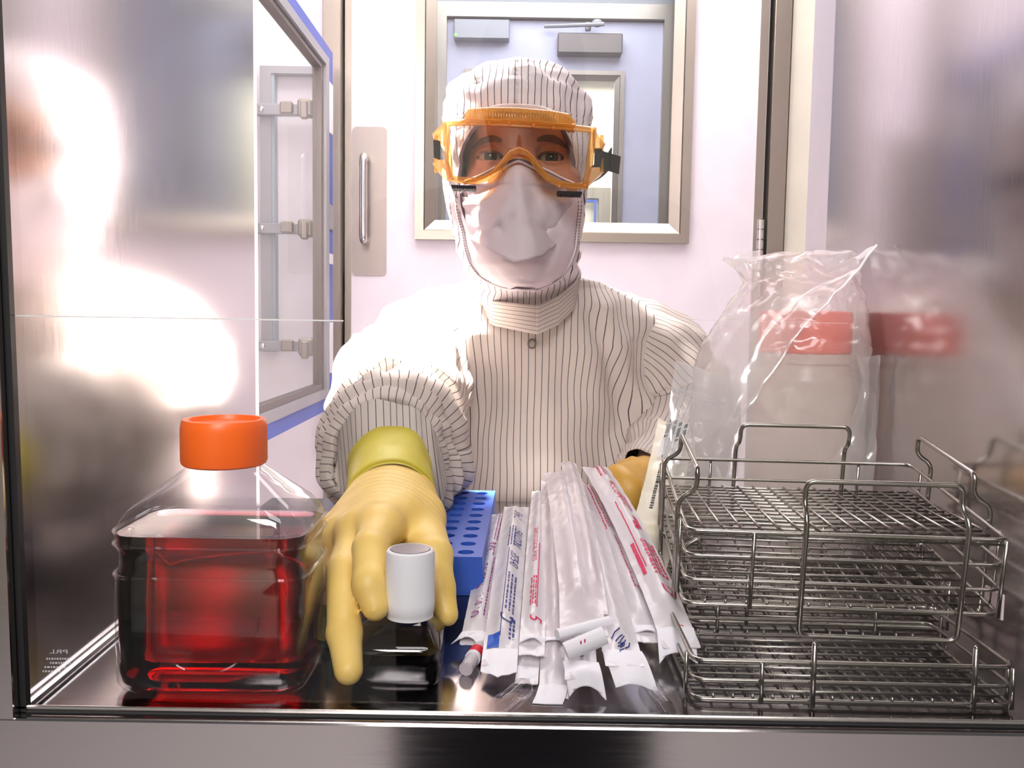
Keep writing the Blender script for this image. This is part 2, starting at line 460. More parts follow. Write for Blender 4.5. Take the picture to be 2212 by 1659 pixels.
M['zip_bag'] = film('clear_zip_bag', (.9, .9, .9, 1), .72, .06, .12, .5, (30, .5))
M['film_clear'] = film('clear_wrapper_film', (.95, .88, .91, 1), .26, .03, .22, .35, (60, .3))
M['film_white'] = film('milky_wrapper_film', (.95, .91, .94, 1), .10, .03, .22, .35, (60, .25))
M['paper'] = plain('white_paper_tab', rgb(240, 238, 244), .55, bump=(80, .2, .002))
M['pipette'] = plain('milky_plastic_pipette', rgb(238, 230, 232), .3)
M['jar'] = film('frosted_jar_plastic', (.86, .77, .70, 1), .10, .02, .3, .45)
M['amber'] = film('amber_vinyl', (.90, .52, .14, 1), .58, .06, .10, .6, None, (1.0, .80, .46, 1))
for k, c in dict(purple=(150, 54, 130), navy=(44, 58, 130), red=(214, 44, 92), blue=(24, 82, 186), orange=(232, 150, 56), green2=(50, 132, 78), ink=(30, 30, 34), crimson=(222, 26, 44)).items():
    M['print_' + k] = plain(k + '_print', rgb(*c), .5)
# ================================================================== SETTING: pass-through chamber
ZF = 1.05                                   # chamber floor
def slab(name, mt, label, *boxes, bev=0.0):
    mb = MB()
    for b in boxes: mb.box(*b, bev=bev)
    return struct(mb.build(name, mt, smooth=False), label)
def plate_hole(mb, x0, x1, z0, z1, hx0, hx1, hz0, hz1, y0, y1):
    """flat slab facing Y with a rectangular hole, one connected piece"""
    xs = (x0, hx0, hx1, x1); zs = (z0, hz0, hz1, z1); vs = []
    for y in (y0, y1):
        for x in xs:
            for z in zs: vs.append((x, y, z))
    I = lambda s, i, j: s * 16 + i * 4 + j
    fs = []
    for i in range(3):
        for j in range(3):
            if i == 1 and j == 1: continue
            for s in (0, 1):
                q = (I(s, i, j), I(s, i + 1, j), I(s, i + 1, j + 1), I(s, i, j + 1)); fs.append(q if s == 0 else q[::-1])
    for i in range(3):
        for j in (0, 3): fs.append((I(0, i, j), I(0, i + 1, j), I(1, i + 1, j), I(1, i, j)))
        for j in (0, 3): fs.append((I(0, j, i), I(0, j, i + 1), I(1, j, i + 1), I(1, j, i)))
    for j in (1, 2): fs.append((I(0, 1, j), I(0, 2, j), I(1, 2, j), I(1, 1, j)))
    for i in (1, 2): fs.append((I(0, i, 1), I(0, i, 2), I(1, i, 2), I(1, i, 1)))
    return mb.add(vs, fs)
YN, YE = 0.50, 1.06
XLn, XLf, XRn, XRf = -0.302, -0.310, 0.388, 0.372
ZT = 1.97
def side(name, xn, xf, out, label):
    mb = MB()
    mb.prism([(xn, YN, ZF - .02), (xf, YE, ZF - .02), (xf, YE, ZT), (xn, YN, ZT)], (out, 0, 0))
    return struct(mb.build(name, M['steel_wall'], smooth=False), label)
side('wall_left', XLn, XLf, -.015, 'brushed steel left side wall of the pass-through chamber')
side('wall_right', XRn, XRf, .015, 'brushed steel right side wall of the pass-through chamber')
slab('floor', M['steel_floor'], 'polished steel floor of the pass-through chamber', (-.32, .40, YN - .005, 1.165, ZF - .02, ZF))
slab('ceiling', M['steel_wall'], 'steel top panel of the pass-through chamber', (-.32, .40, YN, YE, ZT, ZT + .02))
# bright weld bead where the left wall meets the floor
mb = MB(); mb.tube([(XLn + .003, YN + .02, ZF + .002), (XLf + .003, YE, ZF + .002)], .0035, 8)
struct(mb.build('trim_1', M['steel_bright']), 'bright seam along the foot of the left chamber wall')
# near door: steel frame with a black gasket and a clear pane
xl, xr = at(38, 1500, .49).x, .43
zb = at(1106, 1563, .49).z
rl = at(20, 1215, .49).x
mb = MB()
mb.box(-.55, .62, .486, .4925, zb - .25, zb, .001)
struct(mb.build('trim_2', M['steel_frame'], smooth=False), 'wide steel bottom rail of the near hatch door frame')
mb = MB()
pl = [at(-6, 860, .49), at(36, 1520, .49)]
mb.prism([(-.55, .492, zb), (pl[1].x, .492, zb), (pl[0].x - .006, .492, 2.0), (-.55, .492, 2.0)], (0, -.006, 0))
struct(mb.build('trim_3', M['steel_frame'], smooth=False), 'steel left post of the near hatch door frame')
mb = MB()
mb.box(-.45, .5, .4935, .499, zb - .004, zb + .0015, .001)
mb.prism([(pl[1].x - .006, .4935, zb), (pl[1].x + .0035, .4935, zb), (pl[0].x - .0025, .4935, 2.0), (pl[0].x - .012, .4935, 2.0)], (0, .005, 0))
struct(mb.build('trim_4', M['gasket_black'], smooth=False), 'black gasket around the near hatch opening')
mb = MB(); mb.box(-.45, .5, .4935, .4955, zb + .002, zb + .0045, .0006)
struct(mb.build('trim_5', M['steel_bright'], smooth=False), 'thin bright steel bead above the bottom rail')
g = MB(); g.add([(-.44, .500, zb), (.46, .500, zb), (.46, .500, 2.0), (-.44, .500, 2.0)], [(0, 1, 2, 3)])
pane = struct(g.build('window_1', M['pane_near'], smooth=False), 'clear safety glass pane of the near hatch door')
# maker's mark etched on the pane, seen from behind (mirrored)
mk = MB()
def mark(body, px, py, hpx, wpx_):
    vs, fs = text2d(body); x0 = min(v[0] for v in vs); x1 = max(v[0] for v in vs)
    h = wpx(hpx, .5); s = h / .7; p = at(px, py, .4990); sx = wpx(wpx_, .5) / (x1 - x0)
    mk.add([(p.x - (v[0] - x0) * sx, .4990, p.z + v[1] * s) for v in vs], [f[::-1] for f in fs])
mark('PRL', 146, 1412, 9, 40)
M['etch'] = glassy('etched_mark', (.9, .9, .9, 1), 1.3, .3, .0, .4, (.9, .9, .95, 1))
for k, (a, b) in enumerate(((100, 156), (108, 152), (96, 144), (92, 132))):
    y = 1421 + k * 9; x = a
    while x < b:
        n = random.uniform(2.5, 6)
        p, q = at(x, y, .499), at(min(x + n, b), y + 4, .499)
        mk.add([(p.x, .499, p.z), (q.x, .499, p.z), (q.x, .499, q.z), (p.x, .499, q.z)], [(0, 1, 2, 3)]); x += n + 2
mk.build('etched_mark', M['etch'], pane, smooth=False, label='small mirrored safety mark etched in the glass corner')
# reflected line of light, laid on the pane as thin white strips
sm = MB()
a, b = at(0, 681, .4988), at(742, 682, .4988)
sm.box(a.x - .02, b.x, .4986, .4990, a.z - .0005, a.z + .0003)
sm.build('painted_reflection', film('reflection_film', (1, 1, 1, 1), .05, .25, .3, .3), pane, smooth=False, label='thin bright reflection line built as a strip on the glass')
sm = MB()
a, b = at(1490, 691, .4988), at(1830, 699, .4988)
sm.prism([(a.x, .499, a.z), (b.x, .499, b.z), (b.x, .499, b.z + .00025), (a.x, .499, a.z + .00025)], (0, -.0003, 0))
sm.build('painted_reflection', film('reflection_film_faint', (1, 1, 1, 1), .6, .05, .3, .3), pane, smooth=False)

slab('floor_corridor', M['floor_grey'], 'grey floor of the corridor on the near side', (-2.2, 2.2, -2.6, .45, -.06, 0))
slab('wall_corridor', M['cream'], 'cream wall behind the near side', (-2.2, 2.2, -2.7, -2.6, 0, 2.7))
# ================================================================== SETTING: clean room beyond
YB = 2.40
mb = MB(); plate_hole(mb, -2.2, 2.2, -.02, 2.74, -.325, .403, 1.03, 1.985, 1.065, 1.125)
struct(mb.build('wall_front', M['white_wall'], smooth=False), 'white wall around the pass-through opening')
slab('floor_cleanroom', M['floor_grey'], 'pale grey vinyl floor of the clean room', (-2.2, 2.2, 1.06, 6.2, -.06, 0))
slab('ceiling_cleanroom', M['white_wall'], 'white clean room ceiling', (-2.2, 2.2, 1.06, 6.2, 2.70, 2.74))
slab('wall_west', M['white_wall'], 'white clean room side wall on the left', (-2.24, -2.2, 1.06, 6.2, 0, 2.7))
slab('wall_east', M['white_wall'], 'white clean room side wall on the right', (2.2, 2.24, 1.06, 6.2, 0, 2.7))
# pale edge of the far opening on the right
mb = MB(); e0 = at(1768, 300, 1.10).x
mb.box(XRf - .0005, XRf + .012, 1.06, 1.135, ZF, ZT, .001)
struct(mb.build('trim_6', M['lilac'], smooth=False), 'pale edge of the chamber opening on the right')

# ---- white door with steel window frame, in the back wall
def X(px, Y, py=500): return at(px, py, Y).x
def Z(py, Y, px=1106): return at(px, py, Y).z
dx0, dx1 = X(745, YB), X(1646, YB)
hx0, hx1 = X(930, YB), X(1455, YB); hz0, hz1 = Z(498, YB), 2.44
mb = MB(); plate_hole(mb, dx0, dx1, .01, 2.60, hx0, hx1, hz0, hz1, YB, YB + .045)
door1 = struct(mb.build('door_1', M['door_white'], smooth=False), 'white clean room door with a steel framed window')
fx0, fx1, fz0 = X(897, YB), X(1486, YB), Z(521, YB); fz1 = 2.50
def frame_ring(mb, x0, x1, z0, z1, y, wd, dep, slope):
    """picture-frame moulding with mitred sloped inner face, in the plane Y=y facing -Y"""
    prof = [(0, 0), (0, -dep), (wd * .45, -dep), (wd * .5, -dep * .75), (wd, -dep * slope), (wd, .004)]
    rings = []
    for cx_, cz_, sx, sz in ((x0, z0, 1, 1), (x1, z0, -1, 1), (x1, z1, -1, -1), (x0, z1, 1, -1)):
        rings.append([(cx_ + sx * a, y + b, cz_ + sz * a) for a, b in prof])
    rings.append(rings[0]); mb.loft(rings, closed=False)
mb = MB(); frame_ring(mb, fx0, fx1, fz0, fz1, YB, hx0 - fx0 + .012, .020, .1)
mb.build('window_frame', M['steel_trim'], door1, smooth=False, label='mitred satin steel window frame')
mb = MB(); mb.box(hx0 - .01, hx1 + .01, YB + .018, YB + .024, hz0 - .01, hz1 + .01)
mb.build('window_pane', M['pane'], door1, smooth=False)
p0, p1 = X(761, YB), X(835, YB)
zt, zb_ = Z(279, YB), Z(600, YB)
def round_plate(mb, x0, x1, z0, z1, y, t, r):
    poly = []
    for cx_, cz_, a0 in ((x1 - r, z1 - r, 0), (x0 + r, z1 - r, 90), (x0 + r, z0 + r, 180), (x1 - r, z0 + r, 270)):
        for k in range(5):
            a = math.radians(a0 + 22.5 * k); poly.append((cx_ + r * math.cos(a), y, cz_ + r * math.sin(a)))
    mb.prism(poly, (0, -t, 0))
mb = MB(); round_plate(mb, p0, p1, zb_, zt, YB, .003, .012)
plate = mb.build('pull_plate', M['steel_plate'], door1, smooth=False, label='rectangular satin steel pull plate')
hx = X(792, YB); h0, h1 = Z(350, YB), Z(526, YB)
mb = MB(); mb.tube(fillet([(hx, YB - .002, h0), (hx, YB - .055, h0 + .005), (hx, YB - .055, h1 - .005), (hx, YB - .002, h1)], .03, 6), .0105, 12)
mb.lathe([(.0, -.002), (.018, -.002), (.018, .004), (.0, .004)], (0, 0, 0), 16) if False else None
mb.build('pull_handle', M['steel_bright'], plate, label='upright steel bar handle')
mb = MB(); mb.box(dx0 + .001, X(759, YB), YB - .003, YB + .001, .01, 2.6)
mb.build('edge_strip', M['steel_trim'], door1, smooth=False, label='steel strip along the opening edge')
mb = MB(); mb.box(X(1627, YB), dx1 - .002, YB - .003, YB + .001, .01, 2.6)
mb.build('edge_strip', M['steel_trim'], door1, smooth=False, label='steel strip along the hinge edge')
# hinge knuckles
mb = MB(); hxx = X(1641, YB); z0, z1 = Z(575, YB), Z(466, YB); n = 5
prof = []
for k in range(n):
    a, b = z0 + (z1 - z0) * k / n, z0 + (z1 - z0) * (k + 1) / n
    prof += [(.006, a), (.0105, a + .001), (.0105, b - .002), (.006, b - .001)]
mb.lathe([(.0, z0)] + prof + [(.0, z1 + .003)], (hxx, YB - .008, 0), 14)
mb.build('hinge', M['steel_bright'], door1, label='steel butt hinge')
# jambs and the wall to both sides
slab('trim_7', M['steel_trim'], 'steel door jamb beside the pull handle', (X(697, YB - .03), X(741, YB), YB - .03, YB + .12, 0, 2.7), bev=.002)
slab('trim_8', M['steel_trim'], 'steel door jamb beside the hinge', (X(1653, YB), X(1693, YB - .02), YB - .02, YB + .12, 0, 2.7), bev=.002)
mb = MB()
mb.box(-2.2, X(700, YB), YB, YB + .1, 0, 2.7)
struct(mb.build('wall_back', M['white_wall'], smooth=False), 'white back wall left of the door')
slab('wall_back_right', M['cream'], 'cream panelled back wall right of the door hinge', (X(1695, YB), 2.2, YB, YB + .1, 0, 2.7))
slab('trim_9', M['cream'], 'narrow cream panel edge right of the door hinge', (X(1754, YB - .012), 1.1, YB - .012, YB, 0, 2.7), bev=.002)
slab('trim_10', M['steel_trim'], 'door header above the white door', (dx0, X(1693, YB), YB - .01, YB + .1, 2.605, 2.7))
slab('trim_11', M['gasket_black'], 'black seal behind the door edges', (dx0 - .012, dx1 + .014, YB + .05, YB + .06, 0, 2.62))
bpy.data.objects.remove(bpy.data.objects['trim_11'])
for nm, a, b in (('trim_11', X(741, YB), dx0), ('trim_12', dx1, X(1653, YB))):
    slab(nm, M['gasket_black'], 'dark gap seal at the %s edge of the white door' % ('opening' if nm == 'trim_11' else 'hinge'), (a, b, YB + .02, YB + .06, 0, 2.6))

# ---- second door seen through the window
Y2 = 3.60
slab('wall_anteroom', M['door_blue'], 'pale wall of the room behind the door window',
     (-2.2, X(938, Y2), Y2, Y2 + .1, 0, 2.7), )
slab('wall_anteroom_right', M['door_blue'], 'pale wall right of the far door', (X(1452, Y2), 2.2, Y2, Y2 + .1, 0, 2.7))
o0, o1 = X(940, Y2), X(1450, Y2); i0, i1 = X(962, Y2), X(1420, Y2); zt2, zi2 = Z(10, Y2), Z(42, Y2)
mb = MB()
poly = [(o0, Y2 - .03, 0), (i0, Y2 - .03, 0), (i0, Y2 - .03, zi2), (i1, Y2 - .03, zi2), (i1, Y2 - .03, 0), (o1, Y2 - .03, 0), (o1, Y2 - .03, zt2), (o0, Y2 - .03, zt2)]
mb.prism(poly, (0, .10, 0))
struct(mb.build('trim_13', M['steel_trim'], smooth=False), 'steel frame around the far door behind the window')
slab('wall_over_far_door', M['grey_metal'], 'grey soffit above the far door', (o0, o1, Y2 - .01, Y2 + .1, zt2 + .003, 2.7))
w0, w1 = X(1000, Y2), X(1340, Y2); wz1 = Z(152, Y2); wz0 = Z(600, Y2)
g0, g1 = X(1014, Y2), X(1322, Y2); gz1 = Z(168, Y2)
mb = MB(); plate_hole(mb, i0, i1, .01, zi2 - .004, g0, g1, wz0 + .03, gz1, Y2, Y2 + .045)
door2 = struct(mb.build('door_2', M['door_blue'], smooth=False), 'pale far door with closer and control box behind the window')
mb = MB(); frame_ring(mb, w0, w1, wz0, wz1, Y2, w1 - g1 + .004, .018, .2)
mb.build('window_frame', M['steel_trim'], door2, smooth=False)
mb = MB(); mb.box(g0 - .01, g1 + .01, Y2 + .018, Y2 + .024, wz0, gz1 + .01); mb.build('window_pane', M['pane'], door2, smooth=False)
mb = MB(); mb.box(X(1197, Y2 - .06), X(1335, Y2 - .06), Y2 - .06, Y2 + .002, Z(112, Y2 - .06), Z(68, Y2 - .06), .004)
mb.build('door_closer', M['dark_metal'], door2, smooth=False, label='brown metal door closer body')
mb = MB(); A_, B_, C_ = at(1270, 66, Y2 - .04), at(1305, 52, Y2 - .09), at(1176, 57, Y2 - .035)
mb.tube([A_, A_ + Vector((0, 0, .03))], .012, 10); 
mb.tube([A_ + Vector((0, 0, .02)), B_, C_], .008, 8)
mb.sphere(at(1290, 50, Y2 - .07), .022, .02, .015)
mb.build('closer_arm', M['grey_metal'], door2)
mb = MB(); mb.box(X(976, Y2 - .05), X(1094, Y2 - .05), Y2 - .05, Y2 + .002, Z(84, Y2 - .05), Z(42, Y2 - .05), .003)
cb = mb.build('control_box', M['grey_metal'], door2, smooth=False, label='grey door magnet control box')
led, ent, b = mat('green_indicator'); b.inputs['Base Color'].default_value = (.1, .7, .1, 1); b.inputs['Emission Color'].default_value = (.3, 1, .2, 1); b.inputs['Emission Strength'].default_value = 1.5
mb = MB(); mb.sphere(at(984, 75, Y2 - .051), .006); mb.build('indicator_lamp', led, cb, label='tiny green indicator lamp')
# room behind that: cream wall with a steel framed hatch
Y3 = 5.2
slab('wall_far', M['cream'], 'cream wall of the room behind the far door', (-2.2, 2.2, Y3, Y3 + .1, 0, 2.7))
mb = MB(); plate_hole(mb, X(1215, Y3), X(1316, Y3), Z(500, Y3), Z(404, Y3), X(1232, Y3), X(1291, Y3), Z(495, Y3), Z(427, Y3), Y3 - .03, Y3)
struct(mb.build('trim_14', M['steel_trim'], smooth=False), 'small steel framed opening in the far room')
mb = MB(); plate_hole(mb, X(1236, Y3), X(1286, Y3), Z(495, Y3), Z(431, Y3), X(1240, Y3), X(1281, Y3), Z(491, Y3), Z(436, Y3), Y3 - .045, Y3 - .03)
struct(mb.build('trim_15', M['blue_gasket'], smooth=False), 'blue seal inside the small far opening')

# ---- hatch with three latch bars on the back wall, seen through the blue-edged hatch door
YH = YB - .035
hx_, hx2 = X(563, YH), X(590, YH)
hatch = thing('wall_hatch', (hx_, YH, Z(755, YH)), 'steel wall hatch with three latch bars behind the open hatch door glass', 'hatch')
mb = MB()
top0, top1 = Z(166, YH), Z(150, YH)
zz0 = Z(768, YH)
mb.prism([(hx_, YH, zz0), (hx2 - .004, YH, zz0), (hx2 - .004, YH, top0), (X(692, YH), YH, top0), (X(692, YH), YH, top1), (hx_, YH, top1)], (0, .035, 0))
mb.build('frame', M['grey_metal'], hatch, smooth=False)
mb = MB(); mb.box(hx2 - .004, hx2 + .004, YH + .004, YH + .035, zz0, top0)
mb.build('seal', plain('grey_blue_seal', rgb(150, 164, 172), .5), hatch, smooth=False)
for k, (a, b) in enumerate(((236, 260), (492, 514), (744, 766))):
    L = MB(); L.box(-.86, X(682, YH), YH - .022, YH, Z(b, YH), Z(a, YH), .002)
    bar = L.build('latch_bar', M['grey_metal'], hatch, smooth=False)
    L = MB(); L.box(X(612, YH), X(640, YH), YH - .034, YH - .02, Z(b - 1, YH), Z(a - 4, YH), .004); L.build('latch_block', M['steel_trim'], bar, smooth=False)
    L = MB(); L.box(X(652, YH), X(684, YH), YH - .05, YH - .02, Z(b + 8, YH), Z(a - 8, YH), .006)
    L.box(X(660, YH), X(676, YH), YH - .06, YH - .045, Z(b + 14, YH), Z(a - 2, YH), .004); L.build('latch_clip', M['steel_trim'], bar, smooth=False)
    L = MB(); L.sphere((X(570, YH), YH - .022, Z((a + b) / 2, YH)), .008, .004, .008, 12, 8); L.build('rivet', M['steel_bright'], bar)

# ---- open hatch door at the left: glass, steel frame, blue gasket
DX = X(707, 2.27)
dz1, dz0 = at(707, 112, 2.27).z, at(705, 880, 2.27).z
ya, yb = 1.16, 2.28
hd = struct(thing('door_3', (DX, ya, dz0), 'open hatch door with glass, steel frame and blue gasket', 'door'), None)
def ring_yz(mb, y0, y1, z0, z1, wy, wz, x, t):
    vs = []
    for xx in (x, x + t):
        for (a, b) in ((y0, z0), (y1, z0), (y1, z1), (y0, z1)): vs.append((xx, a, b))
        for (a, b) in ((y0 + wy, z0 + wz), (y1 - wy, z0 + wz), (y1 - wy, z1 - wz), (y0 + wy, z1 - wz)): vs.append((xx, a, b))
    fs = []
    for s in (0, 8):
        for k in range(4):
            q = (s + k, s + (k + 1) % 4, s + 4 + (k + 1) % 4, s + 4 + k); fs.append(q if s else q[::-1])
    for k in range(4):
        fs.append((k, (k + 1) % 4, 8 + (k + 1) % 4, 8 + k)); fs.append((4 + k, 12 + k, 12 + (k + 1) % 4, 4 + (k + 1) % 4))
    return mb.add(vs, fs)
mb = MB(); ring_yz(mb, ya, yb, dz0, dz1, .075, .036, DX - .004, .016); mb.build('gasket', M['blue_gasket'], hd, smooth=False, label='wide blue silicone gasket')
mb = MB(); ring_yz(mb, ya + .07, yb - .07, dz0 + .034, dz1 - .034, .035, .022, DX - .012, .030); mb.build('frame', M['grey_metal'], hd, smooth=False, label='grey metal glazing frame')
mb = MB(); ring_yz(mb, ya + .10, yb - .10, dz0 + .054, dz1 - .054, .03, .016, DX - .010, .021); mb.build('glazing_bead', M['dark_metal'], hd, smooth=False)
mb = MB(); mb.add([(DX, ya + .11, dz0 + .06), (DX, yb - .125, dz0 + .06), (DX, yb - .125, dz1 - .06), (DX, ya + .11, dz1 - .06)], [(0, 1, 2, 3)]); mb.build('pane', M['pane_door'], hd, smooth=False)
for a, b in ((192, 300), (556, 578), (702, 810)):
    mb = MB(); mb.box(DX + .011, DX + .014, yb - .045, yb - .004, Z(b, yb), Z(a, yb), .001); mb.build('white_tag', M['white_plastic'], hd, smooth=False, label='white tag on the blue gasket')
mb = MB(); mb.box(DX + .011, DX + .016, yb - .05, yb - .004, Z(505, yb), Z(452, yb), .002); mb.build('keeper', M['grey_metal'], hd, smooth=False, label='grey keeper plate')
# ================================================================== BOTTLES
def rrect(cx_, cy_, hx_, hy_, r, z, n=6):
    out = []
    for sx, sy, a0 in ((1, 1, 0), (-1, 1, 90), (-1, -1, 180), (1, -1, 270)):
        for k in range(n + 1):
            a = math.radians(a0 + 90 * k / n)
            out.append(Vector((cx_ + sx * (hx_ - r) + r * math.cos(a), cy_ + sy * (hy_ - r) + r * math.sin(a), z)))
    return out
def media_bottle():
    yc = .592; c = at(486, 1100, yc); x = c.x
    t = thing('media_bottle', (x, yc, ZF), 'square clear bottle of red liquid with an orange screw cap', 'bottle')
    zsh = at(490, 1112, yc).z - ZF; zn = at(490, 999, yc).z - ZF; zc = at(490, 914, yc).z - ZF
    hw = wpx(203, yc); hd = .043
    def ring(z, k=1, kd=None, r=.017): return rrect(x, yc, hw * k, hd * (kd if kd else k), min(r, hw * k * .98, hd * (kd or k) * .98), ZF + z)
    zl = at(490, 1165, yc - hd).z - ZF
    zw0, zw1 = at(490, 1240, yc - hd).z - ZF, at(490, 1200, yc - hd).z - ZF
    prof = [(.0, .90, .86), (.002, .96, .93), (.006, .995, .98), (.014, 1, 1), (zw0 - .022, 1, 1), (zw0 - .004, .995, .995), (zw0, .965, .94), (zw1 - .002, .965, .94), (zw1 + .003, .995, .995),
            (zsh - .012, 1, 1), (zsh - .004, .985, .985), (zsh + .003, .945, .95), (zsh + .010, .86, .88)]
    R = [ring(*a) for a in prof]
    nr = .0225
    n = len(R[0])
    for q in (.25, .5, .75, .93, 1.0):
        z = zsh + .010 + (zn - zsh - .010) * q
        base = ring(z, .86, .88); out = []
        for p in base:
            d = Vector((p.x - x, p.y - yc, 0)); e = d.normalized() * nr
            qq = q if q < 1 else 1
            f = d * (1 - qq) + e * qq
            out.append(Vector((x + f.x, yc + f.y, ZF + z)))
        R.append(out)
    R.append([Vector((x + (p.x - x), yc + (p.y - yc), ZF + zn + .02)) for p in R[-1]])
    mb = MB(); mb.loft(R, cap0=True); b = mb.build('body', M['pet'], t, ang=60, label='clear moulded bottle wall')
    # medium inside
    L = [(.0022, .88, .84), (.006, .955, .93), (.014, .975, .965), (zw0 - .022, .975, .965), (zw0 - .005, .968, .958), (zw0, .94, .905), (zw1 - .002, .94, .905), (zw1 + .003, .968, .958), (zl, .973, .963)]
    mb = MB(); mb.loft([ring(*a) for a in L], cap0=True, cap1=True); mb.build('medium', M['red_liquid'], t, ang=50, label='clear red culture medium')
    mb = MB()
    for zz in (zw0 - .004, zw1 + .004, zsh - .004): mb.tube(ring(zz, 1.0), .0011, 8, True)
    mb.build('moulded_rib', M['pet'], b)
    # embossed arch line on the front
    mb = MB(); pts = []
    for k in range(25):
        a = PI + PI * k / 24
        pts.append((x + .035 * math.cos(a), yc - hd - .0004, ZF + .055 + .038 * math.sin(a)))
    pts = [(pts[0][0], pts[0][1], ZF + zw0 - .028)] + pts + [(pts[-1][0], pts[-1][1], ZF + zw0 - .028)]
    mb.tube(pts, .0007, 6); mb.build('embossed_arch', M['pet'], b)
    # cap with fine knurl and recessed top
    cr = wpx(90, yc); h = zc - zn + .004; z0 = zn - .001
    nn = 120; rings = []
    for r, z, kn in ((cr * .93, 0, 0), (cr * .985, .001, 0), (cr, .003, 1), (cr, h - .006, 1), (cr * .985, h - .002, 0), (cr * .95, h, 0), (cr * .84, h, 0), (cr * .80, h - .003, 0), (cr * .3, h - .0035, 0), (cr * .02, h - .0035, 0)):
        rings.append([Vector((x + (r + (.00035 if (k % 2 and kn) else 0)) * math.cos(2 * PI * k / nn), yc + (r + (.00035 if (k % 2 and kn) else 0)) * math.sin(2 * PI * k / nn), ZF + z0 + z)) for k in range(nn)])
    mb = MB(); mb.loft(rings, cap0=True, cap1=True); mb.build('cap', M['orange_cap'], t, ang=35, label='orange knurled screw cap')
    # bubbles at the surface
    mb = MB()
    mb.sphere((x - .051 * hw / .06, yc - hd * .62, ZF + zl + .0015), .004, .003, .0025, 12, 8)
    mb.build('foam_bubble', M['pet'], t)
media_bottle()

def dark_bottle():
    yc = .600; c = at(884, 1400, yc); x = at(886, 1250, yc).x
    xb = at(862, 1480, yc).x
    t = thing('capped_bottle', (xb, yc, ZF), 'small square bottle of near-black liquid with white cap held in glove', 'bottle')
    hw = wpx(97, yc); hd = .030; zt = at(884, 1185, yc).z - ZF; zc0 = at(884, 1338, yc - .017).z - ZF
    zs = at(884, 1408, yc - hd).z - ZF
    def ring(z, k, xs=xb, r=.009): return rrect(xs, yc, hw * k, hd * k, min(r, hd * k * .98), ZF + z)
    nr = .0145
    def neck(z, q, r=nr):
        base = ring(z, .93); out = []
        for p in base:
            d = Vector((p.x - xb, p.y - yc, 0)); e = d.normalized() * r; f = d * (1 - q) + e * q
            out.append(Vector((xb + (x - xb) * q + f.x, yc + f.y, ZF + z)))
        return out
    R = [ring(0, .93), ring(.002, .975), ring(.006, 1), ring(zs - .004, 1), ring(zs, .985), neck(zs + .003, .08), neck(zs + (zc0 - zs) * .55, .55), neck(zc0 - .003, .95), neck(zc0 + .002, 1), neck(zc0 + .02, 1)]
    mb = MB(); mb.loft(R, cap0=True); mb.build('body', M['pet'], t, ang=50, label='clear square bottle wall')
    mb = MB(); mb.loft([ring(.003, .94), ring(.008, .965), ring(zs - .008, .965), ring(zs - .003, .95)], cap0=True, cap1=True)
    mb.build('contents', M['dark_liquid'], t, ang=50, label='near-black violet liquid')
    cr = wpx(54, yc); h = zt - zc0; nn = 96; rings = []
    for r, z, kn in ((cr * .96, -.003, 0), (cr * .96, 0, 0), (cr * .99, .001, 0), (cr * 1.0, .008, .3), (cr * .985, .009, 1), (cr * .985, h - .004, 1), (cr * .95, h - .001, 0), (cr * .88, h, 0), (cr * .84, h, 0), (cr * .80, h - .0015, 0), (cr * .03, h - .0015, 0)):
        rings.append([Vector((x + (r + (.0003 if (k % 2 and kn) else 0)) * math.cos(2 * PI * k / nn), yc + (r + (.0003 if (k % 2 and kn) else 0)) * math.sin(2 * PI * k / nn), ZF + zc0 + z)) for k in range(nn)])
    mb = MB(); mb.loft(rings, cap0=True, cap1=True); cp = mb.build('cap', M['white_plastic'], t, ang=35, label='white screw cap')
    mb = MB(); mb.lathe([(.0, 0), (cr * .80, 0), (cr * .80, .0016), (.0, .0017)], (x, yc, ZF + zt - .0014), 48)
    mb.build('cap_disc', plain('grey_foil_disc', rgb(128, 122, 130), .3, .5), cp, label='shiny grey disc in the cap top')
dark_bottle()

# green label strip edge standing behind the red bottle
g0_, g1_ = at(672, 1375, .639), at(719, 1375, .639)
gt = thing('green_card', ((g0_.x + g1_.x) / 2, .639, ZF), 'narrow dark green card standing between the red bottle and the yellow glove', 'card')
mb = MB(); mb.box(g0_.x, g1_.x, .6372, .6404, ZF, at(708, 1305, .639).z, .0006); mb.build('card_body', M['green'], gt, smooth=False)
mb = MB(); mb.box(g0_.x + .002, g1_.x - .001, .6368, .6374, ZF + .010, ZF + .024); mb.build('label_panel', plain('pale_green_print', rgb(120, 160, 130), .5), gt, smooth=False)

